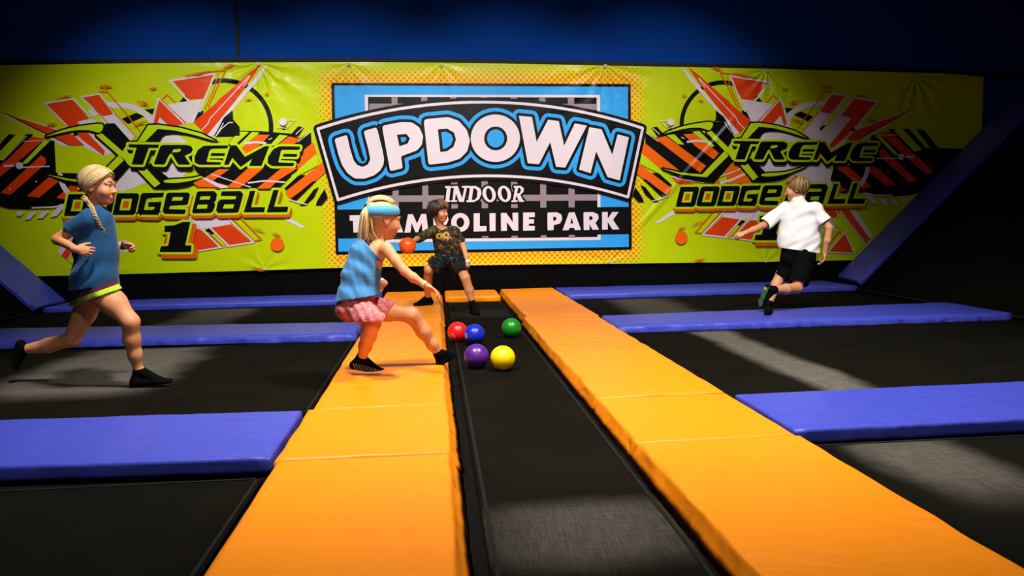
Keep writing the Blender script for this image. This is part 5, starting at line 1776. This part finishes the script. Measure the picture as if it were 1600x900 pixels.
# ================================================== girl running in from the left
def girl_left():
    g = G(216, 606, BZ)
    root = person((g.x, g.y, BZ), 'girl with blond braids in a dark blue T-shirt running in from the left')
    O = root.location
    Y = 5.70
    h = Head(PP(154, 292, 5.68), (.97, -.14, -.03), (0, 0, 1), 1.08)
    lo, hi = bounds([PP(5, 255, 6.0), PP(275, 610, 5.4)], .06)
    b = Solid(lo, hi, .005)
    for dy in (-.05, .05):
        b.chain([PP(147, 446, Y+dy), PP(149, 405, Y+dy), PP(150, 355, Y+dy*1.3)], [.095, .078, .088], .03)
    b.cap(PP(142, 341, 5.56), PP(148, 341, 5.84), .044, .044, .03)
    h.build(b, PP(147, 332, 5.70), .044)
    b.chain([PP(138, 342, 5.53), PP(90, 374, 5.56), PP(118, 389, 5.42)], [.044, .034, .021], .015)
    hand(b, PP(119, 389.5, 5.42), (.92, -.05, -.2), (.1, .95, -.2), (.15, .2, 1), .9, (35, 45, 30), 30)
    b.chain([PP(150, 342, 5.86), PP(156, 388, 5.92), PP(191, 384, 5.84)], [.042, .032, .022], .015)
    hand(b, PP(193, 384, 5.84), (.98, -.05, -.12), (0, -.75, -.6), (0, -.6, .75), .92, (55, 70, 45), 20)
    b.chain([PP(151, 448, 5.61), PP(178, 474, 5.58), PP(204, 503, 5.55), PP(206, 530, 5.58), PP(211, 554, 5.60), PP(216, 578, 5.62)], [.100, .078, .052, .050, .040, .031], .035)
    b.chain([PP(146, 448, 5.80), PP(132, 490, 5.83), PP(112, 530, 5.86), PP(76, 540, 5.90), PP(38, 546, 5.93)], [.095, .074, .052, .050, .031], .02)
    g1 = G(208, 605.5, BZ)
    fa = (PP(217, 580, 5.62), V3(g1), PP(269, 599, 5.60))
    fb = (PP(37, 546, 5.93), PP(26, 537, 5.93), PP(14, 588, 5.93))
    foot(b, *fa, (-.12, 0, 1), .98); foot(b, *fb, (.95, 0, .25), .98)
    obj('body', b.mesh('body', [M_SKIN_A, M_LIP], O, h.pick), root)
    h.eyes(root, O, M_IRIS_BL, M_BLOND)
    for (A, H, T), kn, hh, up in ((fa, PP(210, 552, 5.60), .02, (-.12, 0, 1)), (fb, PP(76, 540, 5.9), .03, (.95, 0, .25))):
        lo2, hi2 = bounds((A, H, T), .12)
        s = Solid(lo2, hi2, .0046)
        foot(s, A, H, T, up, 1.08, .012)
        d = nrm(kn-A)
        s.cap(A, A+d*.12, .036, .042, .012)
        s.cut(A+d*hh, d)
        obj('sock', s.mesh('sock', M_SOCK, O), root)
    lo2, hi2 = bounds([PP(85, 325, 6.0), PP(190, 460, 5.4), PP(150, 400, 6.0)], .1)
    def tee(dr, c1=(), c2=()):
        s = Solid(lo2, hi2, .005)
        for dy in (-.07, 0, .07):
            s.chain([PP(147, 462, Y+dy), PP(148, 440, Y+dy), PP(150, 395, Y+dy), PP(150, 358, Y+dy)], [.148-dr, .142-dr, .128-dr, .122-dr], .03)
        s.cap(PP(143, 344, 5.56), PP(149, 344, 5.84), .062-dr, .062-dr, .04)
        s.cap(PP(151, 342, 5.62), PP(153, 342, 5.78), .085-dr, .085-dr, .04)
        s.cap(PP(138, 343, 5.53), PP(106, 364, 5.55), .064-dr, .066-dr, .025, clip=c1)
        s.cap(PP(150, 343, 5.86), PP(154, 374, 5.91), .064-dr, .066-dr, .025, clip=c2)
        s.ripple(.004, [((1, .3, -1), .13, 1.), ((.8, .3, -.5), .085, .7), ((0, .4, 1), .2, .6)], 41)
        return s
    o_, i_ = tee(0, [(PP(112, 360, 5.55), PP(106, 364, 5.55)-PP(138, 343, 5.53))], [(PP(153, 368, 5.90), PP(154, 374, 5.91)-PP(150, 343, 5.86))]), tee(.010)
    o_.f = np.maximum(o_.f, -i_.f)
    o_.cut(*hem((105, 456), (184, 445), Y, (148, 400)))
    o_.ell(PP(154, 326, 5.69), (.07, .058, .055), None, .01, '-')
    obj('t_shirt', o_.mesh('t_shirt', M_TEE_BLUE, O), root)
    lo2, hi2 = bounds([PP(100, 430, 6.0), PP(196, 500, 5.4)], .08)
    s = Solid(lo2, hi2, .005)
    for dy in (-.06, .06): s.cap(PP(147, 438, Y+dy), PP(147, 450, Y+dy), .120, .122, .03)
    s.cap(PP(150, 446, 5.61), PP(182, 480, 5.58), .116, .104, .02)
    s.cap(PP(146, 446, 5.80), PP(128, 496, 5.84), .112, .098, .02)
    s.ripple(.003, [((1, .4, .5), .10, 1.)], 51)
    pl = hem((128, 473), (190, 451), Y, (150, 440))
    s.cut(*pl)
    n_ = pl[1]/np.linalg.norm(pl[1])
    def pick(q):
        d = -((q-pl[0])@n_)
        return np.where(d < .035, 1, np.where(d < .055, 2, 0))
    obj('shorts', s.mesh('shorts', [M_SHORT_D, M_LIME, M_MAROON], O, pick), root)
    wristband('wrist_cord', PP(193, 384, 5.84), (1, 0, -.1), .027, .02, M_CORD, root, O)
    # hair parted and braided
    hair_cap(h, M_BLOND, root, O, [((0, .072, .058), (0, .75, -.66))], .008)
    H = Hair()
    rs = np.random.RandomState(8)
    for i in range(240):
        sg = rs.choice((-1, 1))
        t = rs.rand()
        f0 = .95-1.5*t
        pts = sweep(h, (.004*sg, f0*.1, .09-.03*max(0, f0)), (sg*.060, -.060+rs.uniform(-.012, .012), -.058+rs.uniform(-.01, .01)), 10, (1.08, rs.uniform(1.09, 1.15), 1.05), .003)
        H.lock(pts, rs.uniform(.0035, .0055), rs.uniform(.2, 1), taper=False)
    H.build('hair', M_BLOND, root, O)
    # braids
    for sg, path in ((1, [h.p(.062, -.062, -.062), PP(142, 322, 5.54), PP(149, 338, 5.50), PP(158, 357, 5.53)]), (-1, [h.p(-.062, -.062, -.062), PP(141, 322, 5.82), PP(136, 338, 5.86), PP(134, 356, 5.87)])):
        B = Hair()
        cp = catmull3([tuple(p) for p in path], 9)
        cp = [V3(p) for p in cp]
        L = np.cumsum([0]+[np.linalg.norm(a-c) for a, c in zip(cp[1:], cp)])
        for strand in range(3):
            for sub in range(6):
                pts = []
                for i, p_ in enumerate(cp):
                    t = cp[min(i+1, len(cp)-1)]-cp[max(i-1, 0)]
                    t = nrm(t); a = nrm(np.cross(t, (0, 1, 0))); c = np.cross(t, a)
                    ph = L[i]/.058*2*math.pi+strand*2*math.pi/3
                    w_ = 1-.35*L[i]/L[-1]
                    off = a*math.sin(ph)*.011*w_+c*math.sin(2*ph)*.006*w_
                    q = sub*2*math.pi/6
                    off = off+(a*math.cos(q)+c*math.sin(q))*.0045*w_
                    pts.append(p_+off)
                B.lock(pts, .0042, rs.uniform(.2, .9), taper=False)
        e, d = cp[-1], nrm(cp[-1]-cp[-4])
        for i in range(26):
            o1 = rs.normal(0, .004, 3); o2 = rs.normal(0, .008, 3)
            B.lock([e+o1, e+d*.02+o1*1.5, e+d*.045+o2], .0035, rs.uniform(.4, 1))
        br = B.build('braid', M_BLOND, root, O)
        wristband('hair_tie', e, d, .0125, .01, M_TIE, br, O)

girl_centre()
boy_back()
boy_right()
girl_left()
